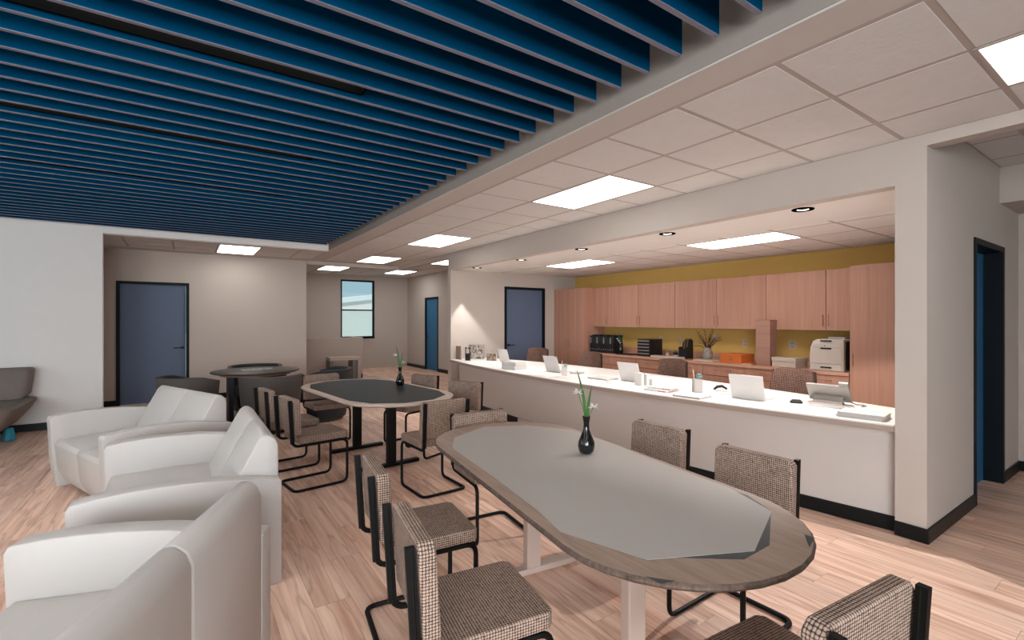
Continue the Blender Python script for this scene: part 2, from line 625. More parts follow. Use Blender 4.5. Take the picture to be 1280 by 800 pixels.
H = 2.75
L_main = [(2.915, 3.525, -0.565, 0.645), (2.915, 3.525, 3.06, 4.27), (2.915, 3.525, 6.69, 7.90), (2.915, 3.525, 9.715, 10.925)]
ceil_main = struct('ceiling', box(2.12, 4.0, -3.6, 11.26, H + 0.06, H + 0.3), M_gyp)
struct('ceiling_border', box(2.07, 2.288, -3.6, 11.26, H - 0.001, H + 0.010), M_gyp, ceil_main)
ys = [1.25 + 0.605 * k for k in range(-4, 17)]
tile_zone(ceil_main, [2.305, 2.915, 3.525, 3.98], ys, H, L_main)
struct('ceiling_border', box(2.30, 3.98, ys[-1], 11.26, H - 0.004, H + 0.07), M_gyp, ceil_main)
NM = ['ceiling light panel nearest the camera, cut off by the frame edge', 'large ceiling light panel over the reception desk header',
      'ceiling light panel beyond the desk end, second farthest over the walkway', 'farthest ceiling light panel over the walkway, before the drop beam']
for (a, b, c, d), l in zip(L_main, NM):
    light_panel(a, b, c, d, H, l)

# strip of ceiling in the back hall, left of the walkway
ceil_hall = struct('ceiling', box(-3.0, 2.07, 9.62, 11.33, H + 0.06, H + 0.3), M_gyp)
struct('ceiling_border', box(-3.0, 2.07, 9.60, 9.74, H - 0.004, H + 0.07), M_gyp, ceil_hall)
struct('ceiling_border', box(-3.0, 2.07, 10.95, 11.33, H - 0.004, H + 0.07), M_gyp, ceil_hall)
L_hall = [(0.445, 1.055, 9.74, 10.95)]
tile_zone(ceil_hall, [2.07] + [2.275 - 0.61 * k for k in range(1, 9)] if False else [-2.605 + 0.61 * k for k in range(0, 8)][:8] + [2.07], [9.74, 10.345, 10.95], H, L_hall)
light_panel(0.445, 1.055, 9.74, 10.95, H, 'ceiling light panel in the back hall beside the blue door', M_panel_back)

# reception ceiling
ZR = 2.45
ceil_rec = struct('ceiling', box(4.88, 7.0, 1.30, 8.45, ZR + 0.05, ZR + 0.3), M_gyp)
L_rec = [(5.08, 5.69, 2.76, 3.97), (5.08, 5.69, 5.785, 6.995)]
ysr = [1.30] + [2.155 - 0.605 + 0.605 * k for k in range(0, 12)] + [8.45]
tile_zone(ceil_rec, [4.88, 5.08, 5.69, 6.30, 6.91, 7.0], ysr, ZR, L_rec, M_tile_rec_lit)
light_panel(5.08, 5.69, 2.76, 3.97, ZR, 'long ceiling light panel over the printer end of the cabinets', M_panel_rec)
light_panel(5.08, 5.69, 5.785, 6.995, ZR, 'small-looking ceiling light panel near the tall corner wardrobe', M_panel_rec)

# soffit above the desk, with square holes for the downlights
DL_Y = [2.044, 3.501, 4.939, 6.387, 7.831]
DL_X = 4.20
soffit = MB()
prev = 1.30
hw = 0.06
for y in DL_Y:
    soffit.box(4.10, 4.88, prev, y - hw, 2.44, 2.46)
    soffit.box(4.10, DL_X - hw, y - hw, y + hw, 2.44, 2.46)
    soffit.box(DL_X + hw, 4.88, y - hw, y + hw, 2.44, 2.46)
    prev = y + hw
soffit.box(4.10, 4.88, prev, 8.45, 2.44, 2.46)
struct('ceiling', soffit, M_soffit)

DL_LABEL = ['nearest the pillar', 'second from the pillar', 'at the middle of the desk', 'second from the far end wall', 'nearest the far end wall']
for k, y in enumerate(DL_Y):
    t = thing('downlight', 'small black recessed downlight in the desk soffit, ' + DL_LABEL[k], 'downlight', (DL_X, y, 2.44), 0, 'downlights over the reception desk')
    ring = MB()
    n = 20
    ring.loft([[(r * math.cos(2 * PI * i / n), r * math.sin(2 * PI * i / n), z) for i in range(n)] for r, z in ((0.090, 0.0), (0.086, -0.007), (0.056, -0.007), (0.052, 0.004))], cap=False)
    ring.build('trim_ring', M_void, t, smooth=True)
    # housing: four-sided can with a four-sided black aperture whose points face the room axes
    c = 1.75 if k == 0 else 0.90
    turn = 0.16 if k == 0 else 0.0
    h0 = 0.034 / c
    can = MB()
    can.box(-0.058, 0.058, -0.058, 0.058, 0.16, 0.165)
    for sx, sy in ((1, 0), (-1, 0), (0, 1), (0, -1)):
        can.box(min(sx * 0.058, sx * 0.0605) if sx else -0.0605, max(sx * 0.058, sx * 0.0605) if sx else 0.0605,
                min(sy * 0.058, sy * 0.0605) if sy else -0.0605, max(sy * 0.058, sy * 0.0605) if sy else 0.0605, 0.0, 0.165)
    can.build('can', M_blackm, t)
    ap = MB()
    a_in = 0.034
    r_in = [(a_in * math.cos(PI / 2 * i + turn), a_in * math.sin(PI / 2 * i + turn)) for i in range(4)]
    r_out = [(0.058 * sx, 0.058 * sy) for sx, sy in ((1, 0.99), (-0.99, 1), (-1, -0.99), (0.99, -1))]
    # triangles between the square hole and the can walls
    for i in range(4):
        p, q = r_in[i], r_in[(i + 1) % 4]
        o1 = (0.06 * math.cos(PI / 2 * i), 0.06 * math.sin(PI / 2 * i))
        o2 = r_out[i]
        o3 = (0.06 * math.cos(PI / 2 * (i + 1)), 0.06 * math.sin(PI / 2 * (i + 1)))
        ap.add([(p[0], p[1], 0.006), (o1[0], o1[1], 0.006), (o2[0], o2[1], 0.006), (o3[0], o3[1], 0.006), (q[0], q[1], 0.006)], [(0, 1, 2, 3, 4)])
    ap.build('baffle', M_void, t)
    MB().loft([[(r * math.cos(2 * PI * i / 16), r * math.sin(2 * PI * i / 16), z) for i in range(16)] for r, z in ((0.049, 0.0055), (0.046, -0.004), (0.0445, -0.004), (0.047, 0.0055))], cap=False).build('lens_ring', M_bulb, t)
    MB().lathe([(0.0005, 0.012), (0.013, 0.009), (0.016, 0.0), (0.012, -0.008), (0.0005, -0.010)], 0, 0, 0.006 + h0 + 0.014, 10).build('bulb', M_bulb, t, smooth=True)
    ld = bpy.data.lights.new('downlight_lamp', 'SPOT')
    ld.energy = DOWN * (1.7 if k == 0 else 1.0)
    ld.spot_size = math.radians(150)
    ld.spot_blend = 0.1
    ld.shadow_soft_size = 0.002
    ld.color = (1.0, 0.965, 0.93)
    lo = bpy.data.objects.new('lamp', ld)
    COL.objects.link(lo)
    lo.parent = t
    lo.location = (0, 0, 0.006 + h0)

# far room and side-hall ceilings (higher)
ZF = 2.88
ceil_far = struct('ceiling', box(1.0, 5.95, 8.5, 15.8, ZF + 0.05, ZF + 0.25), M_gyp)
L_far = [(2.86, 3.47, 13.4, 14.55), (4.80, 5.41, 13.4, 14.55), (4.95, 5.56, 10.4, 11.6)]
tile_zone(ceil_far, [2.25, 2.86, 3.47, 4.08, 4.69, 5.30, 5.85], [11.4, 11.6, 12.2, 12.8, 13.4, 13.975, 14.55, 15.15, 15.7], ZF,
          L_far[:1] + [(4.69, 5.30, 13.4, 14.55)])
tile_zone(ceil_far, [4.10, 4.69, 5.30, 5.85], [8.57, 9.2, 9.8, 10.4, 11.0, 11.4], ZF, [(4.69, 5.30, 10.4, 11.4)])
light_panel(2.86, 3.47, 13.4, 14.55, ZF, 'ceiling light panel before the window, beside the hall wall end', M_panel_back)
light_panel(4.69, 5.30, 13.4, 14.55, ZF, 'ceiling light panel in the far corner right of the window', M_panel_back)
light_panel(4.69, 5.30, 10.4, 11.4, ZF, 'ceiling light panel over the corridor, half hidden by the desk wall', M_panel_back)
ceil_side = struct('ceiling', box(4.10, 6.7, -3.6, 1.116, ZF + 0.05, ZF + 0.25), M_gyp)
tile_zone(ceil_side, [4.10, 4.35, 4.96, 5.57, 5.916], [-1.6, -1.0, -0.4, 0.2, 0.8, 1.116], ZF, [])

# tray ceiling with blue baffles over the lounge
tray = struct('ceiling', box(-5.0, 2.07, -3.6, 9.48, 3.5, 3.6), M_deck)
struct('ceiling_fascia', box(2.07, 2.12, -3.6, 9.6, H + 0.012, 3.5), M_fascia_shade, tray)
bl, bh, bt = 6.95, 0.27, 0.026
b0 = None
for k in range(-8, 37):
    y = 1.586 + 0.2135 * k
    if b0 is None:
        b0 = MB().box(-bl, 0, -bt / 2, bt / 2, 0.004, bh).build('baffle', M_blue, tray)
        e0 = MB().box(-bl, 0, -bt / 2, bt / 2, 0, 0.004).build('edge_strip', M_blue_edge, b0)
        o = b0
    else:
        o = b0.copy()
        COL.objects.link(o)
        e = e0.copy()
        COL.objects.link(e)
        e.parent = o
    o.location = (2.0, y, 2.829)
for k, y in enumerate((2.989, 4.497, 5.994, 1.49)):  # the last one is added out of view for extra light
    yy = 1.586 + 0.2135 * round((y - 1.586) / 0.2135 - 0.5) + 0.2135 * 0.5
    t = thing('linear_fixture', 'long black linear fixture between blue baffles, ' + ('nearest of the three in view', 'middle of three', 'farthest of three', 'added out of view above the beige table')[k], 'light fixture', (0.85, yy, 2.85), 0, 'black linear fixtures among the baffles')
    hous = MB().box(-5.6, 0, -0.058, -0.050, 0.0, 0.25).box(-5.6, 0, 0.050, 0.058, 0.0, 0.25).box(-5.6, 0, -0.050, 0.050, 0.08, 0.25)
    hous.box(-0.01, 0, -0.05, 0.05, 0.0, 0.08).box(-5.6, -5.59, -0.05, 0.05, 0.0, 0.08).build('housing', M_void, t)
    MB().box(-5.58, -0.02, -0.035, 0.035, 0.074, 0.078).build('lens', M_strip_added, t)  # added glowing strip, recessed, to brighten the seats and tabletops
    MB().box(-5.58, -0.02, -0.045, 0.045, 0.252, 0.256).build('uplight_added', M_uplight_added, t)  # added upward glow to brighten the deck, fascia and baffles
    for x in (-3.0, -0.5):
        MB().box(x - 0.01, x + 0.01, -0.05, -0.047, 0.25, 0.65).build('hanger', M_blackm, t)

# ------------------------------------------------------------------ walls
BBH, BBT = 0.10, 0.012


def wall_y(name, x0, x1, y0, y1, z0, z1, m, holes=()):
    """wall that runs along X; holes = (x0, x1, z0, z1)"""
    mb = MB()
    xs = sorted({x0, x1, *[h[0] for h in holes], *[h[1] for h in holes]})
    for a, b in zip(xs, xs[1:]):
        hs = [h for h in holes if h[0] < (a + b) / 2 < h[1]]
        if not hs:
            mb.box(a, b, y0, y1, z0, z1)
        else:
            h = hs[0]
            if h[2] > z0:
                mb.box(a, b, y0, y1, z0, h[2])
            if h[3] < z1:
                mb.box(a, b, y0, y1, h[3], z1)
    return struct(name, mb, m)


def wall_x(name, x0, x1, y0, y1, z0, z1, m, holes=()):
    mb = MB()
    ys_ = sorted({y0, y1, *[h[0] for h in holes], *[h[1] for h in holes]})
    for a, b in zip(ys_, ys_[1:]):
        hs = [h for h in holes if h[0] < (a + b) / 2 < h[1]]
        if not hs:
            mb.box(x0, x1, a, b, z0, z1)
        else:
            h = hs[0]
            if h[2] > z0:
                mb.box(x0, x1, a, b, z0, h[2])
            if h[3] < z1:
                mb.box(x0, x1, a, b, h[3], z1)
    return struct(name, mb, m)


# white wall with the wide opening to the back hall
w_left = struct('wall_lounge', MB().box(-5.2, -0.956, 9.48, 9.60, 0, 3.55).box(-0.956, 2.07, 9.48, 9.60, H, 3.55), M_white_wall)
struct('baseboard_lounge', box(-5.0, -0.95, 9.466, 9.48, 0, BBH), M_base)
# back hall wall with the wide blue door
w_hall = wall_y('wall_hall', -3.2, 2.04, 11.33, 11.45, 0, 3.1, M_wall, [(-0.97, 0.055, 0, 2.185)])
struct('baseboard_hall', MB().box(-3.0, -0.97, 11.318, 11.33, 0, BBH).box(0.055, 2.04, 11.318, 11.33, 0, BBH), M_base)
wall_x('wall_hall_end', -3.3, -3.2, 9.5, 11.45, 0, 3.1, M_wall)
# drop beams around the far room
struct('wall_header_far', box(2.04, 4.10, 11.26, 11.38, 2.67, 3.1), M_wall)
struct('wall_header_corridor', box(3.98, 4.10, 8.57, 11.26, 2.67, 3.1), M_wall)
struct('wall_header_side', box(3.98, 4.10, -3.6, 1.116, 2.67, 3.1), M_wall)
# far room
wall_y('wall_window', 1.0, 5.97, 15.7, 15.85, 0, 3.1, M_wall, [(3.775, 4.79, 0.944, 2.738)])
wall_x('wall_corridor', 5.85, 5.97, 8.57, 15.7, 0, 3.1, M_wall, [(13.25, 14.22, 0, 2.175)])
struct('baseboard_corridor', MB().box(5.838, 5.85, 8.57, 13.25, 0, BBH).box(5.838, 5.85, 14.22, 15.7, 0, BBH), M_base)
wall_x('wall_far_left', 1.0, 1.1, 11.45, 15.7, 0, 3.1, M_wall)
# reception: end wall with door, yellow back wall, header, pillar
wall_y('wall_reception_end', 3.98, 7.1, 8.45, 8.57, 0, 3.1, M_wall, [(5.15, 6.156, 0, 2.176)])
struct('baseboard_reception', MB().box(4.9, 5.15, 8.438, 8.45, 0, BBH).box(6.156, 6.4, 8.438, 8.45, 0, BBH), M_base)
wall_x('wall_yellow', 7.0, 7.12, 1.30, 8.45, 0, 3.1, M_yellow)
struct('wall_header_desk', box(3.98, 4.10, 1.116, 8.45, 2.44, 3.1), M_wall)
wall_y('wall_pillar', 3.98, 7.12, 1.116, 1.30, 0, 3.1, M_wall, [(3.98, 4.10, 2.44, 3.1), (5.085, 6.048, 0, 2.167)])
struct('baseboard_pillar', MB().box(3.966, 3.98, 1.102, 1.30, 0, BBH).box(3.98, 5.085, 1.102, 1.116, 0, BBH).box(6.048, 6.66, 1.102, 1.116, 0, BBH), M_base, bevel=0.003)
wall_x('wall_right', 6.66, 6.8, -3.6, 1.116, 0, 3.1, M_wall)
struct('baseboard_right', box(6.646, 6.66, -3.6, 1.102, 0, BBH), M_base)
struct('wall_bulkhead', box(5.916, 6.66, -3.6, 1.116, 2.557, 3.1), M_wall)
# unseen walls with the windows that let the daylight in
wall_x('wall_left', -5.2, -5.0, -3.7, 9.6, 0, 3.55, M_white_wall, [(-2.3, 0.3, 0.6, 2.6), (1.3, 3.9, 0.6, 2.6), (4.9, 7.5, 0.6, 2.6)])
wall_y('wall_rear', -5.2, 6.8, -3.7, -3.5, 0, 3.55, M_white_wall, [(-4.75, -2.45, 0.6, 2.6), (-2.05, 0.25, 0.6, 2.6)])


# ------------------------------------------------------------------ doors and window
def door(name, loc, rz, w, h, depth, handle_x, frame_w=0.05, m_leaf=None):
    """local: opening from x=0..w on plane y=0, room side is -y; leaf recessed"""
    d = bpy.data.objects.new(name, None)
    COL.objects.link(d)
    d.location = loc
    d.rotation_euler = (0, 0, rz)
    d['kind'] = 'structure'
    fr = MB()
    fr.box(0, frame_w, -0.012, depth + 0.03, 0, h).box(w - frame_w, w, -0.012, depth + 0.03, 0, h).box(frame_w, w - frame_w, -0.012, depth + 0.03, h - frame_w, h)
    fr.build('door_frame', M_doorframe, d)
    leaf = MB().box(frame_w + 0.003, w - frame_w - 0.003, depth - 0.02, depth + 0.025, 0.008, h - frame_w - 0.003).build('door_leaf', m_leaf or M_door, d)
    s = 1 if handle_x < w / 2 else -1
    hd = MB()
    rose = [(handle_x + 0.027 * math.cos(2 * PI * i / 14), 0.99 + 0.027 * math.sin(2 * PI * i / 14)) for i in range(14)]
    hd.loft([[(x, depth - 0.02, z) for x, z in rose], [(x, depth - 0.032, z) for x, z in rose]])
    hd.tube([(handle_x, depth - 0.03, 0.99), (handle_x, depth - 0.065, 0.99), (handle_x + s * 0.02, depth - 0.07, 0.99), (handle_x + s * 0.13, depth - 0.07, 0.99)], 0.0095, 8)
    hd.build('door_handle', M_blackm, leaf, smooth=True)
    return d


door('door_1', (-0.97, 11.33, 0), 0, 1.025, 2.185, 0.05, 0.925)
door('door_2', (5.15, 8.45, 0), 0, 1.006, 2.176, 0.05, 0.11)
door('door_3', (5.85, 14.22, 0), -PI / 2, 0.97, 2.175, 0.05, 0.10, m_leaf=M_door_deep)
door('door_4', (5.085, 1.116, 0), 0, 0.963, 2.167, 0.15, 0.11, m_leaf=M_door_deep)

win = bpy.data.objects.new('window_1', None)
COL.objects.link(win)
win.location = (3.775, 15.7, 0.944)
win['kind'] = 'structure'
W, HH = 1.015, 1.794
MB().box(0, 0.05, 0.05, 0.11, 0, HH).box(W - 0.05, W, 0.05, 0.11, 0, HH).box(0.05, W - 0.05, 0.05, 0.11, HH - 0.05, HH).box(0.05, W - 0.05, 0.05, 0.11, 0, 0.05).build('window_frame', M_doorframe, win)
MB().box(0.05, W - 0.05, 0.055, 0.105, 0.842, 0.882).build('meeting_rail', M_doorframe, win)
MB().box(0.05, W - 0.05, 0.078, 0.084, 0.882, HH - 0.05).build('clear_pane', M_glass, win)
MB().box(0.05, W - 0.05, 0.078, 0.084, 0.05, 0.842).build('frosted_pane', M_frost, win)
MB().box(-0.005, W + 0.005, -0.02, 0.05, -0.02, 0.0).build('window_sill', M_doorframe, win)

# outside: ground and a pale house whose roof line shows through the upper pane
struct('ground_outside', box(-40, 60, 15.9, 80, -0.4, -0.2), M_ground)
hs = thing('house', 'pale house with a sloping roof line seen through the window', 'house', (0, 32, -0.2))
MB().prism([(0, 0), (0, 22), (3.95, 22), (2.3, 0)][:0] or [(-0.0, 4.0), (0.0, 14.5), (3.75, 14.5), (2.3, 4.0)], 0, 8, axis=1).build('wall', M_house, hs)
rl = MB()
rl.add([(4.0, -0.15, 2.6), (14.6, -0.15, 4.0), (14.6, 8, 4.0), (4.0, 8, 2.6), (4.0, -0.15, 2.25), (14.6, -0.15, 3.7), (14.6, 8, 3.7), (4.0, 8, 2.25)],
       [(0, 1, 2, 3), (7, 6, 5, 4), (0, 4, 5, 1), (1, 5, 6, 2), (2, 6, 7, 3), (3, 7, 4, 0)])
rl.build('roof', M_roofline, hs)

# ------------------------------------------------------------------ reception desk
desk = thing('reception_desk', 'long built-in reception desk with white top and pale panel front', 'reception desk', (0, 0, 0))
NY = 24
DYS = [1.302 + (8.448 - 1.302) * i / NY for i in range(NY + 1)]
bow = lambda y: max(0.0, 1 - ((y - 4.87) / 3.573) ** 2)
front = [(3.955 - 0.31 * bow(y), y) for y in DYS]
backe = [(4.68 + 0.42 * bow(y), y) for y in DYS]
outline = front + backe[::-1]
MB().prism(outline, 0.757, 0.767).build('desktop', M_desk, desk)
MB().prism([(x + 0.002, y) for x, y in front] + backe[::-1], 0.717, 0.757).build('desktop_edge', M_desk_edge, desk)
pan = [(4.045 - 0.25 * bow(y), y) for y in DYS if y < 8.2]
MB().prism(pan + [(x + 0.03, y) for x, y in pan[::-1]], 0.0, 0.717).build('front_panel', M_panel_front, desk)
MB().prism([(x - 0.001, y) for x, y in pan] + [(x + 0.005, y) for x, y in pan[::-1]], BBH, BBH + 0.004).build('reveal', M_base, desk)
for y0, y1 in ((1.302, 3.1), (5.9, 7.3)):
    ks_ = [y0 + (y1 - y0) * i / 6 for i in range(7)]
    kp = [(4.033 - 0.25 * bow(y), y) for y in ks_]
    MB().prism(kp + [(x + 0.016, y) for x, y in kp[::-1]], 0.0, BBH).build('kick_plate', M_base, desk)
MB().box(4.10, 4.66, 8.40, 8.446, 0.0, 0.717).build('end_panel', M_wall, desk)
MB().box(4.10, 4.66, 1.304, 1.34, 0, 0.717).build('end_panel', M_wall, desk)

# ------------------------------------------------------------------ cabinets
CX, UX = 6.40, 6.68


def pull(mb, x, y, z0, z1):
    mb.tube([(x + 0.018, y, z0), (x - 0.012, y, z0), (x - 0.012, y, z1), (x + 0.018, y, z1)], 0.004, 6)


def tall_cabinet(y0, y1, z1, doors, label, handles):
    t = thing('tall_cabinet', label, 'cabinet', (CX, y0, 0), 0, 'wood cabinets on the yellow wall')
    w = y1 - y0
    MB().box(0.02, 0.598, 0, w, 0.08, z1).build('body', M_cab, t)
    MB().box(0.06, 0.598, 0.01, w - 0.01, 0, 0.08).build('plinth', M_base, t)
    dw = w / doors
    for k in range(doors):
        d = MB().box(0, 0.02, k * dw + 0.004, (k + 1) * dw - 0.004, 0.085, z1).build('door', M_cab, t)
        hb = MB()
        pull(hb, 0, (k * dw + 0.04) if handles[k] == 'n' else ((k + 1) * dw - 0.04), 0.95, 1.09)
        hb.build('handle', M_cab_dark, d)


tall_cabinet(7.474, 8.446, 2.15, 2, 'tall two-door wood wardrobe in the corner by the door', ['f', 'n'])
tall_cabinet(1.302, 2.559, 2.15, 2, 'tall wide wood cabinet between the printer and the pillar', ['n', 'f'])
cuts = [7.472, 7.05, 6.24, 5.41, 4.59, 3.775, 2.955, 2.561]
UL = ['narrow wall cabinet beside the corner wardrobe', 'wall cabinet above the black binders', 'wall cabinet above the black letter tray', 'wall cabinet above the magazine holder',
      'wall cabinet above the twig vase and orange box', 'wall cabinet above the tall wooden box and white box', 'narrow wall cabinet above the printer']
for k in range(7):
    y1, y0 = cuts[k], cuts[k + 1]
    t = thing('wall_cabinet', UL[k] + ', plain wood door', 'cabinet', (UX, y0, 1.365), 0, 'wood cabinets on the yellow wall')
    w = y1 - y0
    MB().box(0.02, 0.318, 0.0, w, 0, 0.785).build('body', M_cab_dark, t)
    d = MB().box(0, 0.02, 0.004, w - 0.004, 0, 0.785).build('door', M_cab, t)
    hb = MB()
    pull(hb, 0, 0.035 if k in (0, 1, 3, 5) else w - 0.035, 0.06, 0.20)
    hb.build('handle', M_cab_dark, d)
bc = [7.472, 6.74, 6.04, 5.34, 4.64, 3.94, 3.24, 2.561]
BL = ['beside the corner wardrobe', 'below the binders end', 'below the black letter tray', 'below the magazine holder', 'below the twig vase', 'below the orange box and tall box', 'below the printer']
for k in range(7):
    y1, y0 = bc[k], bc[k + 1]
    t = thing('base_cabinet', 'wood base cabinet with drawer ' + BL[k], 'cabinet', (CX, y0, 0), 0, 'wood cabinets on the yellow wall')
    w = y1 - y0
    MB().box(0.02, 0.598, 0.0, w, 0.09, 0.822).build('body', M_cab_dark, t)
    MB().box(0.07, 0.598, 0.0, w, 0, 0.09).build('plinth', M_base, t)
    dr = MB().box(0, 0.02, 0.003, w - 0.003, 0.665, 0.815).build('drawer', M_cab, t)
    hb = MB()
    hb.tube([(0.018, w / 2 - 0.14, 0.75), (-0.012, w / 2 - 0.14, 0.75), (-0.012, w / 2 + 0.14, 0.75), (0.018, w / 2 + 0.14, 0.75)], 0.004, 6)
    hb.build('handle', M_cab_dark, dr)
    d = MB().box(0, 0.02, 0.003, w - 0.003, 0.095, 0.655).build('door', M_cab, t)
    hb = MB()
    pull(hb, 0, w - 0.04 if k % 2 else 0.04, 0.48, 0.61)
    hb.build('handle', M_cab_dark, d)
wt = thing('worktop', 'pinkish wood worktop running along the base cabinets', 'worktop', (CX, 2.561, 0.822))
MB().box(-0.02, 0.598, 0, 4.911, 0, 0.038).build('top', M_worktop, wt)
MB().box(0.578, 0.598, 0, 4.911, 0.038, 0.14).build('backsplash', M_worktop, wt)
ZC = 0.861
for k, (y, z, w) in enumerate(((5.98, 1.14, 0.075), (5.55, 1.14, 0.05), (4.30, 1.14, 0.075), (3.55, 1.14, 0.115), (3.17, 1.14, 0.075), (4.83, 1.2, 0.07))):
    w_ = w / 2
    t = thing('outlet', 'wall plate on the yellow wall ' + ['above the black letter tray', 'above the panda cup', 'above the orange box', 'between tall box and white box, double width', 'beside the printer', 'half hidden behind the twigs'][k],
              'outlet', (6.999, y, z), 0, 'wall plates on the yellow wall')
    MB().box(-0.006, 0, -w_, w_, -0.06, 0.06).build('plate', M_outlet, t, bevel=0.002)
    MB().box(-0.008, -0.006, -w_ * 0.45, w_ * 0.45, 0.012, 0.04).box(-0.008, -0.006, -w_ * 0.45, w_ * 0.45, -0.04, -0.012).build('socket', M_paper_gr, t)


# ------------------------------------------------------------------ conference tables
def racetrack(L, Wd, n=14):
    r = Wd / 2
    s = L / 2 - r
    return arc(0, s, r, 0, PI, n) + arc(0, -s, r, PI, 2 * PI, n)


def table(name, label, loc, rz, L, Wd, m_rim, m_edge, inlay, m_inlay, m_leg, leg_y, backing=None):
    t = thing(name, label, 'table', loc, rz)
    out = racetrack(L, Wd, 16)
    sh = lambda s: [(x * s, y * (1 - (1 - s) * Wd / L)) for x, y in out]
    top = MB().loft([[(x, y, 0.712) for x, y in sh(0.965)], [(x, y, 0.716) for x, y in sh(0.985)], [(x, y, 0.726) for x, y in out], [(x, y, 0.733) for x, y in out], [(x, y, 0.740) for x, y in sh(0.985)]])
    tb = top.build('tabletop', [m_rim, m_edge], t, smooth=True)
    for p in tb.data.polygons:
        if abs(p.normal.z) < 0.8:
            p.material_index = 1
    if backing:
        MB().prism(backing, 0.7402, 0.7412).build('backing', M_slate, t)
    MB().prism(inlay, 0.7412 if backing else 0.7402, 0.7425).build('inlay', m_inlay, t)
    for y in leg_y:
        lg = MB().box(-0.045, 0.045, y - 0.03, y + 0.03, 0.03, 0.712).build('leg', m_leg, t, bevel=0.006)
        MB().box(-0.30, 0.30, y - 0.035, y + 0.035, 0, 0.035).build('foot', m_leg, lg, bevel=0.006)
    MB().box(-0.03, 0.03, leg_y[0] + 0.03, leg_y[1] - 0.03, 0.66, 0.70).build('rail', m_leg, t)
    return t


T1, A1 = (1.60, 1.96), math.radians(-7.5)
T2, A2 = (1.645, 5.45), math.radians(6)


def to_local(T, A, pts):
    c, s = math.cos(-A), math.sin(-A)
    return [((x - T[0]) * c - (y - T[1]) * s, (x - T[0]) * s + (y - T[1]) * c) for x, y in pts]


inl1 = to_local(T1, A1, [(1.39, 2.90), (1.262, 2.66), (1.19, 2.05), (1.125, 1.60), (1.075, 1.38), (1.17, 1.055), (1.497, 0.885), (1.86, 1.026), (1.965, 1.275), (2.03, 1.75), (2.10, 2.20), (2.135, 2.62), (1.96, 2.93), (1.70, 3.06)])
bak1 = to_local(T1, A1, [(1.40, 2.86), (1.28, 2.62), (1.2, 1.9), (1.11, 1.37), (1.20, 1.06), (1.42, 0.875), (1.58, 0.88), (1.868, 1.034), (1.950, 1.185), (1.955, 1.28), (2.06, 2.20), (2.09, 2.60), (1.70, 3.0)])
t1 = table('conference_table', 'racetrack table with a beige faceted inlay and wood rim', (T1[0], T1[1], 0), A1, 2.45, 0.98, M_rim, M_rim_edge, inl1, M_inlay, M_leg, (-0.50, 0.45), bak1)
for tri in ([(1.757, 0.850), (1.758, 0.815), (1.67, 0.79)], [(1.092, 0.99), (1.142, 0.922), (1.096, 0.94)]):
    MB().prism(to_local(T1, A1, tri), 0.7402, 0.7410).build('rim_chip', M_slate, t1)
inl2 = [(x * 0.88, y * 0.93) for x, y in racetrack(2.32, 1.08, 5)]
table('conference_table', 'racetrack table with a black speckled top and black legs', (T2[0], T2[1], 0), A2, 2.32, 1.08, M_leg, M_leg, inl2, M_granite, M_black, (-0.45, 0.45))


def flower_vase(loc, label, s=1.0, rz=0.0):
    t = thing('flower_vase', label, 'vase', loc, rz)
    MB().lathe([(0.026, 0), (0.041, 0.012), (0.048, 0.04), (0.046, 0.065), (0.032, 0.10), (0.018, 0.135), (0.016, 0.165), (0.019, 0.19), (0.0235, 0.21), (0.020, 0.211), (0.013, 0.17)], n=24).build('vessel', M_vase, t, smooth=True)

    def blade(px, py, tx, ty, z1, w):
        mb = MB()
        rings = []
        for i in range(8):
            f = i / 7
            cx, cy = px + (tx - px) * f * f, py + (ty - py) * f * f
            z = 0.17 + (z1 - 0.17) * f
            ww = w * math.sin(PI * (0.25 + 0.72 * f))
            rings.append([(cx - ww, cy, z), (cx, cy + 0.003, z), (cx + ww, cy, z), (cx, cy - 0.003, z)])
        return mb.loft(rings).build('leaf', M_leaf, t, smooth=True)
    blade(-0.004, 0, -0.055, 0.01, 0.475, 0.0085)
    blade(0.006, 0, 0.030, -0.008, 0.385, 0.0085)
    for fx, fy, fz in ((-0.048, -0.01, 0.345), (0.040, 0.0, 0.262)):
        st = MB().tube([(0, 0, 0.17), (fx * 0.5, fy * 0.5, 0.17 + (fz - 0.17) * 0.6), (fx, fy, fz)], 0.002, 6).build('stem', M_leaf, t)
        for q in range(9):
            a, tilt = 2 * PI * q / 9 * 2, (0.7, -0.1, 0.3)[q % 3]
            d = Vector((math.cos(a) * math.cos(tilt), math.sin(a) * math.cos(tilt), math.sin(tilt)))
            sd = Vector((-math.sin(a), math.cos(a), 0)) * 0.009
            c0 = Vector((fx, fy, fz))
            P = [tuple(c0), tuple(c0 + d * 0.018 + sd), tuple(c0 + d * 0.034), tuple(c0 + d * 0.018 - sd)]
            MB().add(P + [(x, y, z + 0.0015) for x, y, z in P], [(0, 1, 2, 3), (7, 6, 5, 4), (0, 4, 5, 1), (1, 5, 6, 2), (2, 6, 7, 3), (3, 7, 4, 0)]).build('petal', M_petal, st)
    return t


flower_vase((1.827, 2.106, 0.7425), 'black bottle vase with white flowers on the beige table', rz=-YAW)
flower_vase((1.991, 5.58, 0.7425), 'black bottle vase with white flowers on the black table', rz=-YAW)


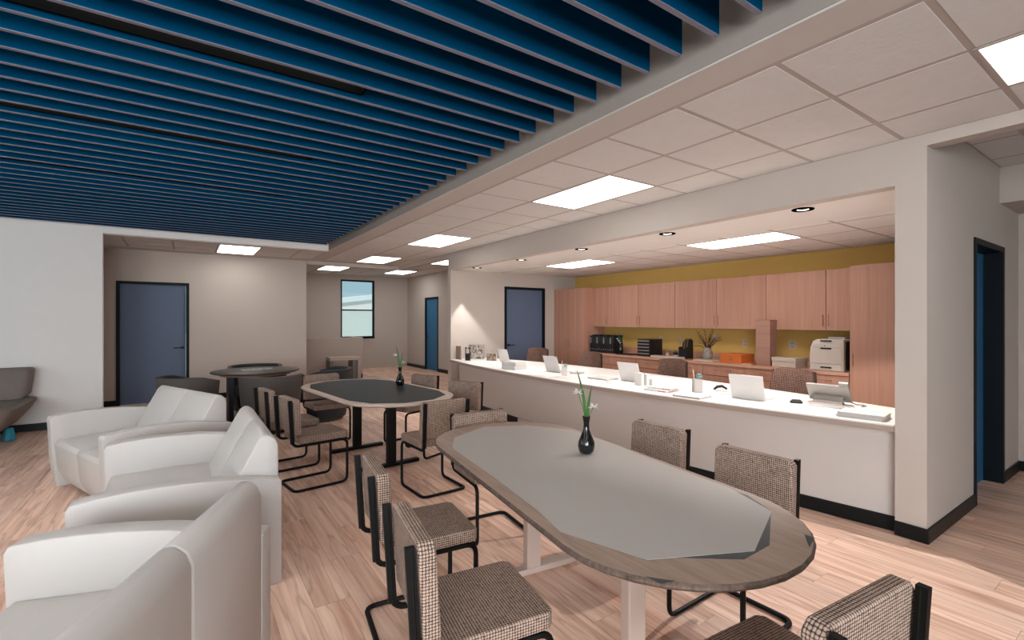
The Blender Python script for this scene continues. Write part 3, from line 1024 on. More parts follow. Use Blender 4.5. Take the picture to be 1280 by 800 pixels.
# ------------------------------------------------------------------ cantilever chairs
def bend(path, r, n=5):
    """round the inner corners of a polyline"""
    P = [Vector(p) for p in path]
    out = [P[0]]
    for a, b, c in zip(P, P[1:], P[2:]):
        u, v = (a - b).normalized(), (c - b).normalized()
        rr = min(r, (a - b).length * 0.45, (c - b).length * 0.45)
        p, q = b + u * rr, b + v * rr
        for i in range(n + 1):
            f = i / n
            out.append(p.lerp(b, f).lerp(b.lerp(q, f), f))
    out.append(P[-1])
    return [tuple(p) for p in out]


def make_chair(label):
    """faces local +Y, origin on the floor below the seat centre"""
    t = thing('cantilever_chair', label, 'chair', group='tweed cantilever chairs around the two tables')
    MB().prism([(-0.215, -0.20), (0.215, -0.20), (0.215, 0.20), (0.19, 0.225), (-0.19, 0.225), (-0.215, 0.20)], 0.418, 0.478).build('seat', M_tweed, t, bevel=0.010, seg=3)
    back = [(-0.215, 0.50), (0.215, 0.50), (0.215, 0.785), (0.19, 0.81), (-0.19, 0.81), (-0.215, 0.785)]
    mb = MB()
    mb.loft([[(x, -0.236 - (z - 0.5) * 0.06, z) for x, z in back], [(x, -0.178 - (z - 0.5) * 0.06, z) for x, z in back]])
    mb.build('backrest', M_tweed, t, bevel=0.010, seg=3)
    x = 0.200
    path = [(x, -0.272, 0.80), (x, -0.252, 0.404), (x, 0.215, 0.404), (x, 0.215, 0.013), (x, -0.235, 0.013), (-x, -0.235, 0.013), (-x, 0.215, 0.013), (-x, 0.215, 0.404), (-x, -0.252, 0.404), (-x, -0.272, 0.80)]
    fb = MB().tube(bend(path, 0.055), 0.0125, 8)
    for q in (x, -x):
        fb.add([(q + a, b - (z - 0.43) * 0.06, z) for z in (0.43, 0.806) for a, b in ((-0.011, -0.268), (0.011, -0.268), (0.011, -0.238), (-0.011, -0.238))],
               [(3, 2, 1, 0), (4, 5, 6, 7), (0, 1, 5, 4), (1, 2, 6, 5), (2, 3, 7, 6), (3, 0, 4, 7)])
    fb.build('frame', M_black, t, smooth=True)
    return t


R = math.radians
chairs = [
    (0.96, 4.93, 8, 'tweed chair at the near side corner of the black table, in front of its twin'),
    (0.87, 5.66, 7, 'tweed chair half hidden behind another, beside the black table and tub chair'),
    (1.42, 6.56, -84, 'tweed chair facing us at the far end of the black table'),
    (2.32, 4.90, 205, 'tweed chair by the desk end, at the near corner of the black table'),
    (2.20, 5.83, 198, 'tweed chair behind the flower vase at the far corner of the black table'),
    (1.78, 4.15, 92.5, 'tweed chair with its back to us at the near end of the black table'),
    (1.755, 3.05, 264, 'tweed chair at the far end of the beige table, back above its rim'),
    (0.955, 2.37, -7, 'farther of two tweed chairs along the loveseat side of the beige table'),
    (0.85, 1.61, -8.5, 'nearer of two tweed chairs along the loveseat side of the beige table'),
    (2.276, 2.16, 180, 'tweed chair on the desk side of the beige table, nearer the flower vase'),
    (2.16, 1.41, 181, 'tweed chair on the desk side of the beige table, nearer the pillar'),
    (1.375, 0.735, 84, 'tweed chair cut by the frame at the near end of the beige table'),
]
proto = None
for x, y, a, lab in chairs:
    rz = R(a - 90)
    if proto is None:
        proto = make_chair(lab)
        proto.location = (x, y, 0)
        proto.rotation_euler = (0, 0, rz)
    else:
        dup(proto, (x, y, 0), rz, lab)


# ------------------------------------------------------------------ white loveseats
def make_loveseat(label):
    """faces local +Y"""
    t = thing('loveseat', label, 'sofa', group='white loveseats in the lounge')
    iw, aw = 0.62, 0.115
    prof = [(-0.41, 0.0), (0.43, 0.0), (0.465, 0.25), (0.48, 0.605), (0.466, 0.632), (0.36, 0.648), (0.24, 0.655), (0.10, 0.654), (-0.05, 0.645), (-0.22, 0.622), (-0.41, 0.585)]
    for s in (-1, 1):
        x0, x1 = (iw, iw + aw) if s > 0 else (-iw - aw, -iw)
        MB().prism(prof, x0, x1, axis=0).build('arm', M_leather, t, smooth=True, bevel=0.007, seg=3)
    for s in (-1, 1):
        x0, x1 = (0.0015, iw - 0.002) if s > 0 else (-iw + 0.002, -0.0015)
        sp = [(-0.30, 0.04), (0.38, 0.04), (0.435, 0.16), (0.455, 0.39), (0.435, 0.425), (0.10, 0.432), (-0.30, 0.42)]
        MB().prism(sp, x0, x1, axis=0).build('seat_cushion', M_leather, t, smooth=True, bevel=0.007)
        bp = [(-0.41, 0.05), (-0.10, 0.40), (-0.13, 0.46), (-0.305, 0.80), (-0.335, 0.828), (-0.365, 0.826), (-0.395, 0.80), (-0.41, 0.76)]
        MB().prism(bp, x0, x1, axis=0).build('back_cushion', M_leather, t, smooth=True, bevel=0.012, seg=3)
    return t


ls = make_loveseat('white leather loveseat nearest the camera, seen from behind')
ls.location = (-0.36, 1.98, 0)
ls.rotation_euler = (0, 0, R(90 - 23))
dup(ls, (0.03, 3.89, 0), R(90), 'white leather loveseat in the middle of the row of three')
dup(ls, (-0.30, 5.74, 0), R(90 + 20.5), 'white leather loveseat farthest away, in front of the blue hall door')

# ------------------------------------------------------------------ taupe sofa by the white wall
t = thing('lounge_sofa', 'taupe lounge sofa on teal legs against the white wall', 'sofa', (-2.5, 8.95, 0))


def ring(x0, x1, y0, y1, z, r=0.12, n=4):
    P = arc(x1 - r, y1 - r, r, 0, PI / 2, n) + arc(x0 + r, y1 - r, r, PI / 2, PI, n) + arc(x0 + r, y0 + r, r, PI, 1.5 * PI, n) + arc(x1 - r, y0 + r, r, 1.5 * PI, 2 * PI, n)
    return [(x, y, z) for x, y in P]


MB().loft([ring(-0.66, 0.66, -0.52, 0.30, 0.11), ring(-0.76, 0.76, -0.64, 0.38, 0.20), ring(-0.86, 0.87, -0.76, 0.44, 0.36), ring(-0.89, 0.915, -0.80, 0.46, 0.46), ring(-0.86, 0.885, -0.77, 0.44, 0.485)]).build('seat', M_taupe, t, smooth=True)
MB().loft([ring(-0.80, 0.80, 0.16, 0.46, 0.46, 0.05), ring(-0.84, 0.85, 0.14, 0.48, 0.54, 0.06), ring(-0.86, 0.88, 0.20, 0.50, 0.84, 0.06), ring(-0.84, 0.86, 0.23, 0.49, 0.87, 0.05)]).build('backrest', M_taupe, t, smooth=True)
for x, y in ((0.70, -0.56), (0.74, -0.06), (-0.68, -0.50), (-0.68, 0.20)):
    MB().lathe([(0.045, 0), (0.065, 0.01), (0.04, 0.16)], x, y, 0, 10).build('leg', M_teal, t, smooth=True)


# ------------------------------------------------------------------ tub chairs and round table
def make_tub(label):
    """faces local +Y"""
    t = thing('tub_chair', label, 'chair', group='grey tub chairs around the round table')
    n = 22
    a0, a1 = R(200 - 40), R(380)
    angs = [R(158) + (R(382) - R(158)) * i / n for i in range(n + 1)]
    prof = [(0.30, 0.05, -0.045), (0.355, 0.40, -0.05), (0.385, 0.76, -0.05)]

    def hgt(a, z):
        f = max(0.0, math.sin(a) + 0.2)
        return z - (0.10 * f if z > 0.5 else 0)
    rings = []
    for a in angs:
        c, s = math.cos(a), math.sin(a)
        outer = [(0.30 * c, 0.30 * s, 0.05), (0.355 * c, 0.355 * s, 0.40), (0.385 * c, 0.385 * s, hgt(a, 0.76))]
        inner = [(0.335 * c, 0.335 * s, hgt(a, 0.765)), (0.30 * c, 0.30 * s, 0.40), (0.25 * c, 0.25 * s, 0.05)]
        rings.append(outer + inner)
    MB().loft(rings).build('shell', M_tub, t, smooth=True)
    rings = []
    for a in angs[1:-1]:
        c, s = math.cos(a), math.sin(a)
        rings.append([(0.334 * c, 0.334 * s, hgt(a, 0.755)), (0.297 * c, 0.297 * s, 0.36), (0.287 * c, 0.287 * s, 0.36), (0.325 * c, 0.325 * s, hgt(a, 0.745))])
    MB().loft(rings).build('lining', M_tub_dark, t, smooth=True)
    MB().lathe([(0.27, 0.28), (0.295, 0.31), (0.295, 0.40), (0.27, 0.435), (0.001, 0.445)], 0, 0.02, 0, 24).build('seat', M_tub_dark, t, smooth=True)
    MB().lathe([(0.26, 0.0), (0.27, 0.02), (0.25, 0.06)], n=24).build('base', M_tub, t, smooth=True)
    return t


tub = make_tub('grey tub chair between the farthest loveseat and the round table')
tub.location = (0.07, 8.05, 0)
tub.rotation_euler = (0, 0, R(-62))
dup(tub, (0.93, 7.55, 0), R(2), 'grey tub chair with its back to us before the round table')
t3 = dup(tub, (1.67, 8.02, 0), R(62), 'shade-darkened tub chair behind the tweed chair at the black table end')
t3.scale = (1.08, 1.08, 1.0)
for ch in t3.children:
    if ch.name.startswith('shell'):
        ch.material_slots[0].link = 'OBJECT'
        ch.material_slots[0].material = M_tub_dark  # dark shell colour stands in for the shading on this chair
dup(tub, (0.92, 9.32, 0), R(176), 'tub chair behind the round table, only its rim showing')

t = thing('round_table', 'dark round table with magazines on top and wood underside', 'table', (0.85, 8.50, 0))
MB().lathe([(0.46, 0.715), (0.55, 0.722), (0.575, 0.735), (0.575, 0.748), (0.56, 0.755), (0.001, 0.7555)], n=40).build('tabletop', M_rt_top, t, smooth=True)
MB().lathe([(0.44, 0.685), (0.46, 0.69), (0.46, 0.715)], n=32).build('apron', M_rt_wood, t, smooth=True)
MB().box(-0.36, -0.30, -0.28, 0.28, 0.0, 0.69).build('leg', M_slate, t, bevel=0.01)
MB().box(0.30, 0.36, -0.28, 0.28, 0.0, 0.69).build('leg', M_slate, t, bevel=0.01)
for k, (dx, dy, a, lab) in enumerate(((-0.06, 0.02, 0.1, 'long white magazine fanned on the dark round table'), (0.14, 0.05, 0.35, 'small white leaflet beside the magazine on the round table'))):
    m_ = thing('magazine', lab, 'magazine', (0.85 + dx, 8.50 + dy, 0.7557), a)
    wx, wy = ((0.13, 0.09), (0.05, 0.07))[k]
    MB().box(-wx, wx, -wy, wy, 0, 0.012).build('cover', M_paper, m_)
    for q in range(3):
        MB().box(-wx * 0.8 + q * wx * 0.55, -wx * 0.8 + q * wx * 0.55 + wx * 0.35, -wy * 0.7, wy * 0.6, 0.012, 0.0125).build('print', M_paper_gr, m_)

# ------------------------------------------------------------------ far room furniture
t = thing('high_back_sofa', 'tall beige privacy sofa with a black plinth below the window', 'sofa', (2.4, 13.1, 0))
MB().box(-0.9, 1.30, 0.0, 0.12, 0.10, 1.055).build('back_panel', M_partition, t, bevel=0.02)
MB().box(1.18, 1.30, 0.12, 0.75, 0.10, 1.055).build('side_panel', M_partition, t, bevel=0.02)
MB().box(-0.9, 1.18, 0.12, 0.72, 0.10, 0.44).build('seat', M_partition, t, bevel=0.03)
MB().box(-0.88, 1.285, -0.005, 0.70, 0.0, 0.10).build('plinth', M_base, t)
t = thing('waterfall_table', 'beige side table with grey end panels before the tall sofa', 'table', (2.75, 12.45, 0))
MB().box(0, 0.72, 0, 0.42, 0.52, 0.60).build('tabletop', M_partition, t, bevel=0.008)
MB().box(0.0, 0.07, 0.0, 0.42, 0.0, 0.52).build('end_panel', M_partition_gr, t)
MB().box(0.52, 0.62, 0.0, 0.42, 0.0, 0.52).build('end_panel', M_partition_gr, t)
MB().box(0.64, 0.72, 0.0, 0.42, 0.0, 0.52).build('end_panel', M_partition, t)


# ------------------------------------------------------------------ task chairs behind the desk
def make_task(label):
    t = thing('task_chair', label, 'office chair', group='brown tweed task chairs behind the desk')
    rings = []
    nz = 7
    for i in range(nz):
        f = i / (nz - 1)
        z = 0.52 + 0.46 * f
        hw_ = 0.255 - 0.045 * f * f
        yb = -0.235 - 0.05 * f
        R_ = []
        m = 8
        for j in range(m + 1):
            u = -1 + 2 * j / m
            R_.append((u * hw_, yb - 0.035 * (1 - u * u), z - (0.02 * u ** 4 if i == nz - 1 else 0)))
        for j in range(m, -1, -1):
            u = -1 + 2 * j / m
            R_.append((u * hw_ * 0.985, yb + 0.045 - 0.03 * (1 - u * u), z - (0.02 * u ** 4 if i == nz - 1 else 0)))
        rings.append(R_)
    MB().loft(rings).build('backrest', M_tweed_br, t, smooth=True)
    for s in (-1, 1):
        MB().tube([(s * 0.262, -0.215, 0.52), (s * 0.252, -0.24, 0.70), (s * 0.222, -0.27, 0.955)], 0.016, 8).build('side_trim', M_twig, t, smooth=True)
    MB().prism([(-0.24, -0.22), (0.24, -0.22), (0.25, 0.20), (0.2, 0.25), (-0.2, 0.25), (-0.25, 0.20)], 0.42, 0.50).build('seat', M_tweed_br, t, bevel=0.02)
    MB().cyl(0, 0, 0.09, 0.42, 0.03, 12).build('column', M_blackm, t)
    b = MB()
    for k in range(5):
        a = 2 * PI * k / 5
        b.tube([(0, 0, 0.10), (0.29 * math.cos(a), 0.29 * math.sin(a), 0.065)], [0.03, 0.018], 6)
    bo = b.build('base', M_blackm, t)
    for k in range(5):
        a = 2 * PI * k / 5
        MB().cyl(0.29 * math.cos(a), 0.29 * math.sin(a), 0.0, 0.055, 0.026, 10).build('caster', M_blackm, bo)
    return t


tk = None
for x, y, a, lab in ((5.05, 7.42, 196, 'brown tweed task chair in front of the blue reception door'), (5.05, 5.98, 188, 'brown tweed task chair before the black binders'),
                     (5.00, 4.30, 178, 'brown tweed task chair beside the tall white pencil cup'), (5.0, 2.67, 178, 'brown tweed task chair nearest the printer')):
    if tk is None:
        tk = make_task(lab)
        tk.location, tk.rotation_euler = (x, y, 0), (0, 0, R(a - 90))
    else:
        dup(tk, (x, y, 0), R(a - 90), lab)

# ------------------------------------------------------------------ things on the desk
ZD = 0.7675


def make_laptop(label):
    """lid back faces local -Y"""
    t = thing('laptop', label, 'laptop', group='white laptops on the desk')
    MB().box(-0.16, 0.16, 0.0, 0.22, 0.0, 0.014).build('base', M_laptop, t, bevel=0.003)
    MB().box(-0.14, 0.14, 0.02, 0.12, 0.014, 0.0155).build('keyboard', M_laptop_gr, t)
    s = MB()
    d = 0.065
    s.add([(-0.16, 0.0, 0.012), (0.16, 0.0, 0.012), (0.16, -d, 0.225), (-0.16, -d, 0.225), (-0.16, 0.007, 0.014), (0.16, 0.007, 0.014), (0.16, -d + 0.007, 0.227), (-0.16, -d + 0.007, 0.227)],
          [(0, 1, 2, 3), (7, 6, 5, 4), (0, 4, 5, 1), (1, 5, 6, 2), (2, 6, 7, 3), (3, 7, 4, 0)])
    s.build('lid', M_laptop, t)
    MB().add([(-0.145, 0.0065, 0.025), (0.145, 0.0065, 0.025), (0.145, -0.052, 0.215), (-0.145, -0.052, 0.215), (-0.145, 0.0085, 0.025), (0.145, 0.0085, 0.025), (0.145, -0.050, 0.215), (-0.145, -0.050, 0.215)],
             [(0, 1, 2, 3), (7, 6, 5, 4), (0, 4, 5, 1), (1, 5, 6, 2), (2, 6, 7, 3), (3, 7, 4, 0)]).build('screen', M_blackm, t)
    return t


lp = None
for x, y, a, lab in ((4.47, 7.32, -90, 'white open laptop farthest along the desk, beside the paper reams'), (4.15, 5.50, -90, 'white open laptop beside the small white pencil cup'),
                     (4.255, 4.10, -88, 'white open laptop beside the upright white cards'), (4.17, 2.53, -84, 'white open laptop between the stapler and the tablet stand')):
    if lp is None:
        lp = make_laptop(lab)
        lp.location, lp.rotation_euler = (x, y, ZD), (0, 0, R(a))
    else:
        dup(lp, (x, y, ZD), R(a), lab)


def one(name, label, cat, mb, m, loc, rz=0.0, group=None, bevel=0.0):
    o = mb.build(name, m, loc=loc, rot=(0, 0, rz), bevel=bevel)
    return tag(o, label, cat, group)


# picture and books at the far end
t = thing('photo_board', 'large standing photo board of a grey street scene', 'picture', (4.38, 8.20, ZD), R(-55))
MB().box(-0.16, 0.16, -0.008, 0.008, 0.0, 0.27).build('board', M_paper_gr, t)
MB().box(-0.15, 0.15, -0.0095, -0.008, 0.01, 0.26).build('print', M_photo, t)
t = thing('photo_cutout', 'small standing photo of a person in a pale shirt and dark trousers', 'picture', (4.08, 7.96, ZD), R(-55))
MB().box(-0.05, 0.05, -0.006, 0.006, 0.0, 0.24).build('card', M_bookblk, t)
MB().prism([(0.13, -0.03), (0.13, 0.03), (0.20, 0.035), (0.225, 0.012), (0.225, -0.012), (0.20, -0.035)], -0.0075, -0.006, axis=1).build('shirt_print', M_skin, t)
MB().prism([(0.226, -0.012), (0.226, 0.012), (0.24, 0.010), (0.24, -0.010)], -0.0075, -0.006, axis=1).build('face_print', M_pencil, t)
t = thing('picture', 'small brown landscape photo leaning beside the farthest laptop', 'picture', (4.40, 7.66, ZD), R(-60))
MB().box(-0.10, 0.10, -0.008, 0.008, 0.0, 0.14).build('board', M_paper, t)
MB().box(-0.095, 0.095, -0.0095, -0.008, 0.005, 0.135).build('print', M_photo2, t)
for k, (dx, m_, w, h, lab) in enumerate(((0, M_brown, 0.022, 0.25, 'thin brown book standing at the far desk end'), (0.026, M_paper, 0.018, 0.24, 'thin white book standing at the far desk end'))):
    t = thing('book', lab, 'book', (4.08 + dx, 8.33, ZD), 0, 'books standing at the far desk end')
    MB().box(-w / 2, w / 2, -0.085, 0.085, 0, h).build('cover', m_, t)
    MB().box(-w / 2 + 0.002, w / 2 - 0.002, -0.083, 0.087, 0.003, h + 0.001).build('pages', M_paper, t)
# reams
for k, (z, lab) in enumerate(((0.0, 'lower white paper ream of the pair on the desk'), (0.0575, 'upper white paper ream of the pair on the desk'))):
    one('paper_ream', lab, 'paper', box(-0.15, 0.15, -0.12, 0.12, 0, 0.056), M_paper, (3.94 + 0.008 * k, 6.18 + 0.014 * k, ZD + z), R(-82 + 3 * k), 'paper reams on the desk', bevel=0.003)


def cup(loc, label, s, m):
    t = thing('pencil_cup', label, 'pencil cup', loc, R(-35))
    r = 0.036 * s
    h = 0.115 * s
    MB().box(-r, r, -r, -r + 0.003, 0, h).box(-r, r, r - 0.003, r, 0, h).box(-r, -r + 0.003, -r, r, 0, h).box(r - 0.003, r, -r, r, 0, h).box(-r, r, -r, r, 0, 0.004).build('holder', m, t)
    MB().tube([(-0.02 * s, 0.005, 0.01), (-0.034 * s, 0.008, h + 0.085 * s)], 0.0045, 6).build('pencil', M_pencil, t)
    for k, x in enumerate((0.0, 0.02 * s)):
        MB().tube([(x, 0.0, 0.02), (x + 0.006, -0.004, h + 0.02 * s)], 0.004, 6).build('scissor_blade', M_silver, t)
        lp_ = [(x + 0.006 + 0.013 * s * math.cos(a), -0.004, h + 0.03 * s + 0.015 * s * math.sin(a)) for a in [2 * PI * i / 10 for i in range(11)]]
        MB().tube(lp_, 0.004 * s, 6).build('scissor_handle', M_teal_pl, t)
    return t


cup((4.03, 5.09, ZD), 'small white pencil cup with scissors, between two laptops', 0.95, M_paper)
cup((4.17, 3.09, ZD), 'tall grey pencil cup with teal scissors near the stapler', 1.15, M_paper_gr)
# loose sheets
for k, (x, y, a) in enumerate(((3.92, 5.78, 8), (3.88, 5.45, -12), (3.84, 4.90, 15), (4.16, 4.80, -15))):
    one('paper_sheet', 'loose white sheet lying flat on the desk, ' + ['before the paper reams', 'before the second laptop', 'just past the small pencil cup', 'behind the flower tips'][k], 'paper', box(-0.105, 0.105, -0.148, 0.148, 0, 0.0012), M_paper, (x, y, ZD), R(a), 'loose sheets on the desk')
one('notepad', 'small pale notepad lying past the small pencil cup', 'notepad', box(-0.08, 0.08, -0.07, 0.07, 0, 0.018), M_paper_gr, (4.30, 5.15, ZD), R(20), bevel=0.002)
t = thing('notebook', 'grey notebook lying before the third laptop', 'book', (4.15, 4.47, ZD), R(6))
MB().box(-0.11, 0.11, -0.16, 0.16, 0, 0.022).build('cover', M_paper_gr, t, bevel=0.003)
MB().box(-0.108, 0.112, -0.157, 0.157, 0.004, 0.018).build('pages', M_paper, t)
t = thing('tape_dispenser', 'small glassy tape dispenser standing before the third laptop', 'tape dispenser', (3.93, 4.14, ZD + 0.001), R(60))
MB().box(-0.03, 0.05, -0.02, 0.02, 0, 0.015).build('base', M_paper, t)
MB().prism(arc(0.01, 0.042, 0.024, 0, 2 * PI, 14)[:-1], -0.01, 0.01, axis=1).build('tape_roll', M_paper_gr, t)
# upright cards
for k in range(3):
    one('card_box', ['tallest upright white card box beside the third laptop', 'second upright white card box beside the third laptop', 'lowest white card box beside the third laptop'][k], 'box',
        box(-0.018, 0.018, -0.06, 0.06, 0, (0.14, 0.125, 0.07)[k]), M_paper, (4.08 + 0.055 * k, 3.80 - 0.03 * k, ZD), R(-8), 'card boxes on the desk', bevel=0.002)
# magazines with red print
MG = [((3.96, 3.38), 0.0, 4, 'bottom magazine of the red-printed stack on the desk'), ((4.0, 3.37), 0.019, 9, 'top magazine of the red-printed stack on the desk'), ((3.87, 2.93), 0.0, 6, 'grey magazine lying before the tall pencil cup')]
for k, ((x, y), z, a, lab) in enumerate(MG):
    t = thing('magazine', lab, 'magazine', (x, y, ZD + z), R(a), 'magazines on the desk')
    MB().box(-0.105, 0.105, -0.145, 0.145, 0, 0.0185).build('pages', M_paper if k < 2 else M_paper_gr, t)
    MB().box(-0.1065, 0.1065, -0.1465, 0.1465, 0.0165, 0.0188).build('cover', M_paper, t)
    if k < 2:
        for q in range(3):
            MB().box(-0.1068, -0.1064, -0.12 + q * 0.03, -0.10 + q * 0.03, 0.004, 0.013).build('spine_print', M_redprint, t)
            MB().box(-0.08 + q * 0.03, -0.06 + q * 0.03, -0.1468, -0.1464, 0.004, 0.013).build('spine_print', M_redprint, t)
# stapler
t = thing('stapler', 'black arched stapler on the desk beside the tall pencil cup', 'stapler', (4.40, 2.98, ZD), R(-75))
MB().box(-0.07, 0.07, -0.018, 0.018, 0, 0.012).build('base', M_paper, t, bevel=0.003)
MB().tube([(-0.065, 0, 0.014), (-0.03, 0, 0.045), (0.02, 0, 0.055), (0.07, 0, 0.03)], [0.012, 0.015, 0.015, 0.011], 8).build('arm', M_blackm, t, smooth=True)
one('pencil', 'yellow pencil lying beside the fourth laptop', 'pencil', MB().tube([(-0.09, 0, 0.004), (0.08, 0, 0.004), (0.09, 0, 0.004)], [0.004, 0.004, 0.001], 6), M_pencil, (4.25, 2.80, ZD), R(-85))
# mouse
t = thing('mouse', 'small black computer mouse on the white desk', 'mouse', (4.32, 2.16, ZD), R(-70))
MB().loft([ring(-0.05, 0.05, -0.03, 0.03, 0.0, 0.025), ring(-0.052, 0.052, -0.032, 0.032, 0.012, 0.028), ring(-0.035, 0.035, -0.02, 0.02, 0.03, 0.018)]).build('shell', M_blackm, t, smooth=True)
MB().box(0.015, 0.03, -0.004, 0.004, 0.028, 0.034).build('wheel', M_grey, t)
# keyboard
t = thing('keyboard', 'flat white keyboard lying before the tablet stand', 'keyboard', (4.36, 1.90, ZD), R(-86))
MB().box(-0.17, 0.17, -0.06, 0.06, 0, 0.014).build('tray', M_paper, t, bevel=0.003)
ks = MB()
for r_ in range(4):
    for c_ in range(12):
        ks.box(-0.16 + c_ * 0.0268, -0.16 + c_ * 0.0268 + 0.022, -0.052 + r_ * 0.027, -0.052 + r_ * 0.027 + 0.022, 0.014, 0.017)
ks.build('keys', M_paper_gr, t, kind='stuff')
# tablet stand with camera
t = thing('tablet_stand', 'tilted silver touchscreen terminal with a round camera on its corner', 'terminal', (4.56, 1.98, ZD), R(-84))
s = MB()
s.add([(-0.17, 0.0, 0.02), (0.17, 0.0, 0.02), (0.17, -0.10, 0.165), (-0.17, -0.10, 0.165), (-0.17, 0.02, 0.03), (0.17, 0.02, 0.03), (0.17, -0.08, 0.175), (-0.17, -0.08, 0.175)],
      [(0, 1, 2, 3), (7, 6, 5, 4), (0, 4, 5, 1), (1, 5, 6, 2), (2, 6, 7, 3), (3, 7, 4, 0)])
s.build('shell', M_silver, t, bevel=0.004)
MB().prism([(-0.02, 0.0), (-0.09, 0.0), (-0.055, 0.07), (-0.035, 0.08)], -0.12, 0.12, axis=0).build('stand', M_grey, t, bevel=0.004)
MB().tube([(0.10, -0.10, 0.185), (0.17, -0.10, 0.185)], 0.022, 12).build('camera', M_silver, t, smooth=True)
MB().tube([(0.15, 0.0, 0.03), (0.20, 0.01, 0.01), (0.24, 0.05, 0.006), (0.27, 0.02, 0.005), (0.25, -0.03, 0.005)], 0.005, 6).build('cable', M_grey, t, smooth=True)
# magazine stack at the pillar
for k in range(2):
    t = thing('magazine', ['lower magazine of the pair lying at the pillar end', 'upper blue-printed magazine of the pair at the pillar end'][k], 'magazine', (4.10, 1.545 - 0.005 * k, ZD + 0.0195 * k), R(5 + 3 * k), 'magazines on the desk')
    MB().box(-0.11, 0.11, -0.15, 0.15, 0, 0.019).build('pages', M_paper_gr, t)
    if k:
        MB().box(-0.111, 0.111, -0.151, 0.151, 0.019, 0.0205).build('cover', M_paper, t)
        MB().box(-0.09, 0.0, 0.03, 0.13, 0.0205, 0.021).build('cover_print', M_blueprint, t)
        MB().box(0.02, 0.08, -0.10, 0.0, 0.0205, 0.021).build('cover_print', M_blueprint, t)
        MB().box(-0.09, -0.02, -0.12, -0.05, 0.0205, 0.021).build('cover_print', M_blueprint, t)

# ------------------------------------------------------------------ things on the back worktop
random.seed(3)
y = 7.40
for k in range(11):
    w = (0.062, 0.058, 0.066)[k % 3]
    h = 0.33 + 0.02 * math.sin(k * 2.1)
    ORD = ['first', 'second', 'third', 'fourth', 'fifth', 'sixth', 'seventh', 'eighth', 'ninth', 'tenth', 'last']
    t = thing('binder', 'black binder in the worktop row, ' + ORD[k] + ' from the corner wardrobe', 'binder', (6.62, y - w / 2, ZC), 0, 'black binders on the worktop')
    MB().box(-0.11, 0.13, -w / 2 + 0.001, w / 2 - 0.001, 0, h).build('cover', M_bookblk, t, bevel=0.003)
    MB().box(-0.1115, -0.11, -w * 0.28, w * 0.28, h * 0.55, h * 0.9).build('spine_label', M_grey if k % 3 == 0 else M_slate, t)
    MB().prism(arc(0, h * 0.2, 0.011, 0, 2 * PI, 10)[:-1], -0.1125, -0.111, axis=0).build('finger_ring', M_silver, t)
    y -= w + 0.0005
t = thing('plant_vase', 'small black vase with white flowers beside the binders', 'vase', (6.60, 6.62, ZC))
MB().lathe([(0.04, 0), (0.045, 0.02), (0.045, 0.2), (0.038, 0.21), (0.036, 0.05)], n=14).build('vessel', M_vase, t, smooth=True)
for k in range(6):
    a = k * 1.05
    MB().loft([[(0.006 * math.cos(q) , 0.006 * math.sin(q), 0.15) for q in (0, 2.1, 4.2)], [(0.03 * math.cos(a) + 0.008 * math.cos(q), 0.03 * math.sin(a) + 0.008 * math.sin(q), 0.28) for q in (0, 2.1, 4.2)],
               [(0.06 * math.cos(a) + 0.001 * math.cos(q), 0.06 * math.sin(a) + 0.001 * math.sin(q), 0.36 + 0.03 * (k % 2)) for q in (0, 2.1, 4.2)]]).build('leaf', M_leaf_dk, t)
for k in range(3):
    MB().lathe([(0.002, 0), (0.016, 0.01), (0.018, 0.02), (0.002, 0.026)], -0.045, -0.03 + 0.035 * k, 0.20 + 0.035 * k, 8).build('blossom', M_petal, t, smooth=True)
one('tray', 'flat black tray lying before the black letter tray', 'tray', box(-0.14, 0.14, -0.2, 0.2, 0, 0.012), M_blackm, (6.56, 6.38, ZC), bevel=0.003)
t = thing('letter_tray', 'black desktop letter tray with five grey drawers', 'letter tray', (6.62, 5.92, ZC), 0)
MB().box(-0.15, 0.17, -0.15, 0.15, 0.0, 0.30).build('case', M_bookblk, t, bevel=0.004)
for k in range(5):
    d = MB().box(-0.158, -0.15, -0.138, 0.138, 0.014 + k * 0.056, 0.014 + k * 0.056 + 0.046).build('drawer', M_bookblk, t)
    MB().box(-0.163, -0.158, -0.13, 0.13, 0.014 + k * 0.056 + 0.024, 0.014 + k * 0.056 + 0.042).build('handle', M_grey, d)
t = thing('keyboard', 'long white keyboard on the worktop beside the letter tray', 'keyboard', (6.50, 5.43, ZC))
MB().box(-0.07, 0.07, -0.32, 0.30, 0, 0.03).build('tray', M_outlet, t, bevel=0.004)
ks = MB()
for r_ in range(4):
    for c_ in range(18):
        ks.box(-0.06 + r_ * 0.03, -0.06 + r_ * 0.03 + 0.024, -0.31 + c_ * 0.034, -0.31 + c_ * 0.034 + 0.028, 0.03, 0.033)
ks.build('keys', M_paper_gr, t, kind='stuff')
t = thing('plant_cup', 'small black and white cup with a green sprout', 'plant', (6.72, 5.42, ZC))
MB().lathe([(0.035, 0), (0.042, 0.01), (0.042, 0.085), (0.036, 0.085), (0.034, 0.02)], n=14).build('cup', M_bookblk, t, smooth=True)
MB().lathe([(0.0425, 0.02), (0.0435, 0.03), (0.0425, 0.045)], n=14).build('band', M_paper, t, smooth=True)
for k in range(4):
    a = k * PI / 2
    MB().loft([[(0.005 * math.cos(q), 0.005 * math.sin(q), 0.07) for q in (0, 2.1, 4.2)], [(0.02 * math.cos(a) + 0.01 * math.cos(q), 0.02 * math.sin(a) + 0.01 * math.sin(q), 0.11) for q in (0, 2.1, 4.2)], [(0.03 * math.cos(a), 0.03 * math.sin(a) + 0.001 * q, 0.14) for q in (0, 1, 2)]]).build('leaf', M_leaf, t)
